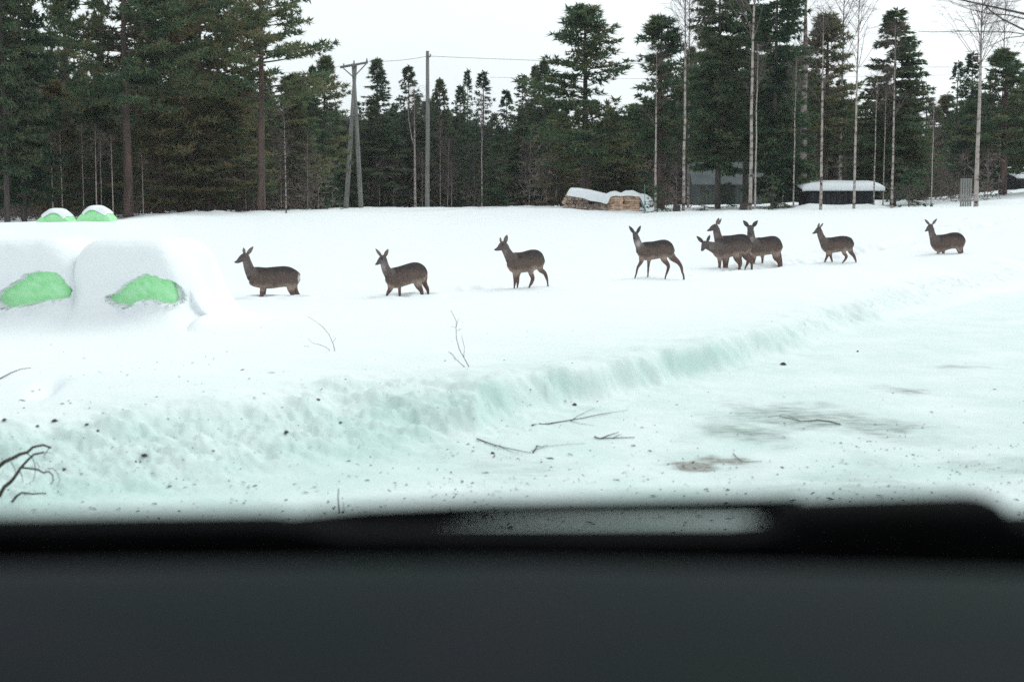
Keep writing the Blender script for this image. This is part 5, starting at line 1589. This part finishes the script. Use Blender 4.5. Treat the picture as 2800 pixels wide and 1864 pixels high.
def build_litter():
    """needles, leaf bits and twiglets strewn over road and bank"""
    rng = np.random.default_rng(9)
    n = 4300
    u = rng.uniform(-250, 3000, n); v = 900 + 540 * rng.uniform(0, 1, n) ** 0.75
    dens = np.interp(v, [900, 1000, 1150, 1300, 1440], [0.06, 0.2, 0.55, 1.0, 1.0])
    dens *= np.where((u > 2300) & (v > 1150), 1.6, 1) * np.where(np.abs(u - 1350) + np.abs(v - 1260) * 2 < 260, 1.6, 1)
    clump = vnoise(u / 90, v / 30, 4) + 0.5
    keep = rng.uniform(0, 1, n) < dens * clump * 0.9
    u, v = u[keep], v[keep]
    z = np.where(True, -0.1, 0)
    t = (CAMZ + 0.18) / ((v - 565) / F)
    x, y = (u - 1400) / F * t, t
    V = []
    zz = H(x, y)
    m = len(x)
    L = np.exp(rng.normal(math.log(0.008), 0.6, m)); w = np.clip(L * rng.uniform(0.12, 0.5, m), 0.002, 0.010)
    a = rng.uniform(0, 6.28, m)
    d = np.stack([np.cos(a), np.sin(a), rng.normal(0, 0.15, m)], 1); s = np.stack([-np.sin(a), np.cos(a), rng.normal(0, 0.2, m)], 1)
    c = np.stack([x, y, zz + 0.006], 1)
    A, B = c - d * L[:, None], c + d * L[:, None]
    C, D_ = c + s * w[:, None] + d * (L * 0.3)[:, None], c - s * w[:, None] - d * (L * 0.2)[:, None]
    up = np.array([0, 0, 0.006])
    tris = np.concatenate([np.stack([A, D_, C + up], 1), np.stack([D_, B, C + up], 1), np.stack([A, C + up, B + up * 0.5], 1)])
    return tag(link("litter", tri_mesh("litter", tris, M_DEAD)), "needles, bark bits and twiglets strewn over the snow", "litter", None, "stuff")


build_litter()

# ------------------------------------------------------------------ bare tree at the right, reaching into the top corner
def side_tree():
    D = 13.0
    b = np.array([(3150 - 1400) / F * D, D, 0.0]); b[2] = hz(b[0], b[1])
    t = thing("bare_tree", "bare tree outside the right edge whose twigs hang into the top right corner", "tree", b)

    def L(u, v, dd=0.0):
        return at(u, v, D + dd) - b
    mb = MB(); mb.tube([(0, 0, -0.3), L(3152, 500), L(3140, 200), L(3120, -60), L(3110, -330)], [0.11, 0.095, 0.08, 0.06, 0.03], 9)
    link("trunk", mb.mesh("trunk", M_SBARK, True), t)
    mb = MB()
    rnd = random.Random(4)
    strokes = [([(3140, 130), (2960, 70), (2800, 38), (2700, 16), (2610, -4)], 0.017), ([(2960, 70), (2870, 105), (2800, 82), (2745, 55), (2710, 32), (2690, 10)], 0.013), ([(2745, 55), (2700, 65), (2665, 68)], 0.004),
               ([(2800, 52), (2760, 42), (2700, 38), (2640, 22), (2600, 8)], 0.007), ([(2780, 46), (2765, 55), (2720, 62)], 0.005), ([(3140, 200), (2960, 120), (2830, 98), (2760, 88), (2640, 86), (2550, 88), (2510, 86)], 0.007),
               ([(2960, 120), (2840, 88), (2790, 100), (2752, 104), (2720, 120), (2680, 138), (2640, 142)], 0.006), ([(2700, 16), (2690, 30), (2662, 40)], 0.004), ([(2720, 20), (2740, 8), (2790, 2)], 0.004), ([(2680, 12), (2640, 18), (2600, 4), (2560, 2)], 0.004),
               ([(2752, 104), (2757, 118)], 0.004), ([(2640, 86), (2600, 82)], 0.003), ([(2830, 98), (2800, 50), (2760, 48)], 0.004), ([(2690, 10), (2700, -10)], 0.005)]
    for st_, r in strokes:
        dz = rnd.uniform(-0.3, 0.3)
        mb.tube([L(x, y, dz * i / len(st_)) for i, (x, y) in enumerate(st_)], np.linspace(r, max(0.002, r * 0.35), len(st_)), 5)
    link("branches", mb.mesh("branches", M_DEAD), t)


side_tree()

# ------------------------------------------------------------------ the car the picture is taken from
def car():
    M_DASH = noise_mat("dashboard_plastic", [(0.0065, 0.0145, 0.0142), (0.0125, 0.0145, 0.0185)], 9, 6, rough=0.85, spec=0.08, bump=0.05)
    M_RUB = noise_mat("black_rubber", [(0.003, 0.003, 0.003), (0.005, 0.005, 0.006)], 20, 2, rough=0.85, spec=0.03)
    t = thing("car", "car interior edge with dark dashboard and black windscreen trim, out of focus along the bottom", "car", (0, 0, -0.32))
    oz = np.array([0, 0, -0.32])

    def sl(v, d):                                # height at distance d on the line of sight of image row v
        return at(1400, v, d)[2] + 0.32

    def X(u, d):
        return (u - 1400) / F * d
    # dashboard: a shallow crowned pad, its far edge curving down
    mb = MB(); vs_, fs = [], []
    nx = 30
    prof = [(0.10, -0.12), (0.22, -0.03), (0.34, 0.0), (0.50, 0.003), (0.66, 0.002), (0.76, 0.0), (0.80, -0.006), (0.82, -0.022), (0.825, -0.06), (0.825, -0.2)]
    zd = sl(1520, 0.79)
    for (y, z) in prof:
        for i in range(nx + 1):
            f = i / nx * 2 - 1
            vs_.append((f * 0.85, y - 0.05 * f * f, zd + z - 0.012 * max(0, f) ** 1.0 - 0.002 * abs(f)))
    for k in range(len(prof) - 1):
        for i in range(nx):
            a = k * (nx + 1) + i
            fs.append((a, a + 1, a + nx + 2, a + nx + 1))
    mb.add(vs_, fs)
    link("dashboard", mb.mesh("dashboard", M_DASH, True), t)
    # roof lining and seat back that shade the near part of the dashboard
    M_LIN = noise_mat("cabin_lining", [(0.05, 0.05, 0.052), (0.07, 0.07, 0.072)], 12, 3)
    mb = MB(); mb.box((0, -0.5, 2.12), (1.5, 2.0, 0.05)); link("roof", mb.mesh("roof", M_LIN), t)
    mb = MB(); mb.box((0, -0.55, 1.35), (1.4, 0.14, 1.3)); link("seat_back", mb.mesh("seat_back", M_LIN), t)
    for sx in (-1, 1):
        mb = MB(); mb.tube([(sx * 0.75, 0.5, 2.11), (sx * 0.79, 0.75, 1.9), (sx * 0.84, 1.1, 1.5)], 0.035, 8); link("pillar", mb.mesh("pillar", M_LIN, True), t)
        mb = MB(); mb.box((sx * 0.80, 0.1, 1.15), (0.05, 1.6, 0.75)); link("door_panel", mb.mesh("door_panel", M_LIN), t)
    # black trim along the windscreen foot
    mb = MB()
    d = 0.92
    us = [-900, 0, 400, 700, 820, 940, 1400, 2040, 2140, 2190, 3600]
    vt = [1452, 1448, 1442, 1438, 1450, 1471, 1476, 1476, 1466, 1440, 1440]
    vs_, fs = [], []
    for (u, v) in zip(us, vt):
        z = sl(v, d)
        for (dy, zz) in ((0, 0.78), (0, z - 0.006), (0.004, z), (0.05, z), (0.05, 0.78)):
            vs_.append((X(u, d), d + dy, zz))
    for i in range(len(us) - 1):
        for k in range(4):
            a = i * 5 + k
            fs.append((a, a + 5, a + 6, a + 1))
    mb.add(vs_, fs)
    link("windscreen_trim", mb.mesh("windscreen_trim", M_RUB), t)
    # wiper parked across the foot of the windscreen
    w = MB(); d2 = 1.0
    w.tube([(X(640, d2), d2, sl(1440, d2)), (X(820, d2), d2, sl(1418, d2)), (X(1000, d2), d2, sl(1406, d2)), (X(1300, d2), d2, sl(1397, d2)), (X(1800, d2), d2, sl(1388, d2)), (X(2200, d2), d2, sl(1382, d2))], [0.004, 0.0055, 0.0068, 0.0078, 0.008, 0.009], 8)
    wo = link("wiper_blade", w.mesh("wiper_blade", M_RUB, True), t)
    w = MB()
    w.tube([(X(1880, d2), d2 - 0.01, sl(1381, d2)), (X(2000, d2), d2 - 0.01, sl(1379, d2)), (X(2180, d2), d2 - 0.01, sl(1380, d2))], [0.006, 0.0075, 0.009], 8)
    link("wiper_arm", w.mesh("wiper_arm", M_RUB, True), wo)
    # rounded housing over the wiper pivot at the right
    h = MB(); vs_, fs = [], []
    us = [2150, 2165, 2190, 2300, 2500, 2690, 2745, 2768, 2780]
    vt = [1460, 1400, 1378, 1372, 1366, 1360, 1364, 1385, 1460]
    for (u, v) in zip(us, vt):
        z = sl(v, 0.93)
        for (y, zz) in ((0.90, 0.8), (0.90, z - 0.02), (0.905, z - 0.006), (0.925, z), (0.965, z - 0.003), (0.985, z - 0.03), (0.985, 0.8)):
            vs_.append((X(u, 0.93), y, zz))
    for i in range(len(us) - 1):
        for k in range(6):
            a = i * 7 + k
            fs.append((a, a + 7, a + 8, a + 1))
    fs += [tuple(range(6, -1, -1)), tuple(7 * (len(us) - 1) + k for k in range(7))]
    h.add(vs_, fs)
    link("pivot_housing", h.mesh("pivot_housing", M_RUB, True), t)


car()

# ------------------------------------------------------------------ haze added to lift the dark tones of the wood
def haze_lift():
    m = bpy.data.materials.new("haze_lift_mat"); m.use_nodes = True
    n, l = m.node_tree.nodes, m.node_tree.links
    n.remove(n["Principled BSDF"])
    pv = n.new("ShaderNodeVolumePrincipled")
    pv.inputs['Color'].default_value = (0.93, 0.93, 0.95, 1)
    pv.inputs['Density'].default_value = HAZE
    l.new(pv.outputs[0], n["Material Output"].inputs['Volume'])
    mb = MB(); mb.box((0, 0, 10.5), (900, 900, 29))
    tag(link("haze_lift", mb.mesh("haze_lift", m)), "thin pale haze added to lighten the dark wood", None, None, "stuff")


HAZE = 0.0004
haze_lift()
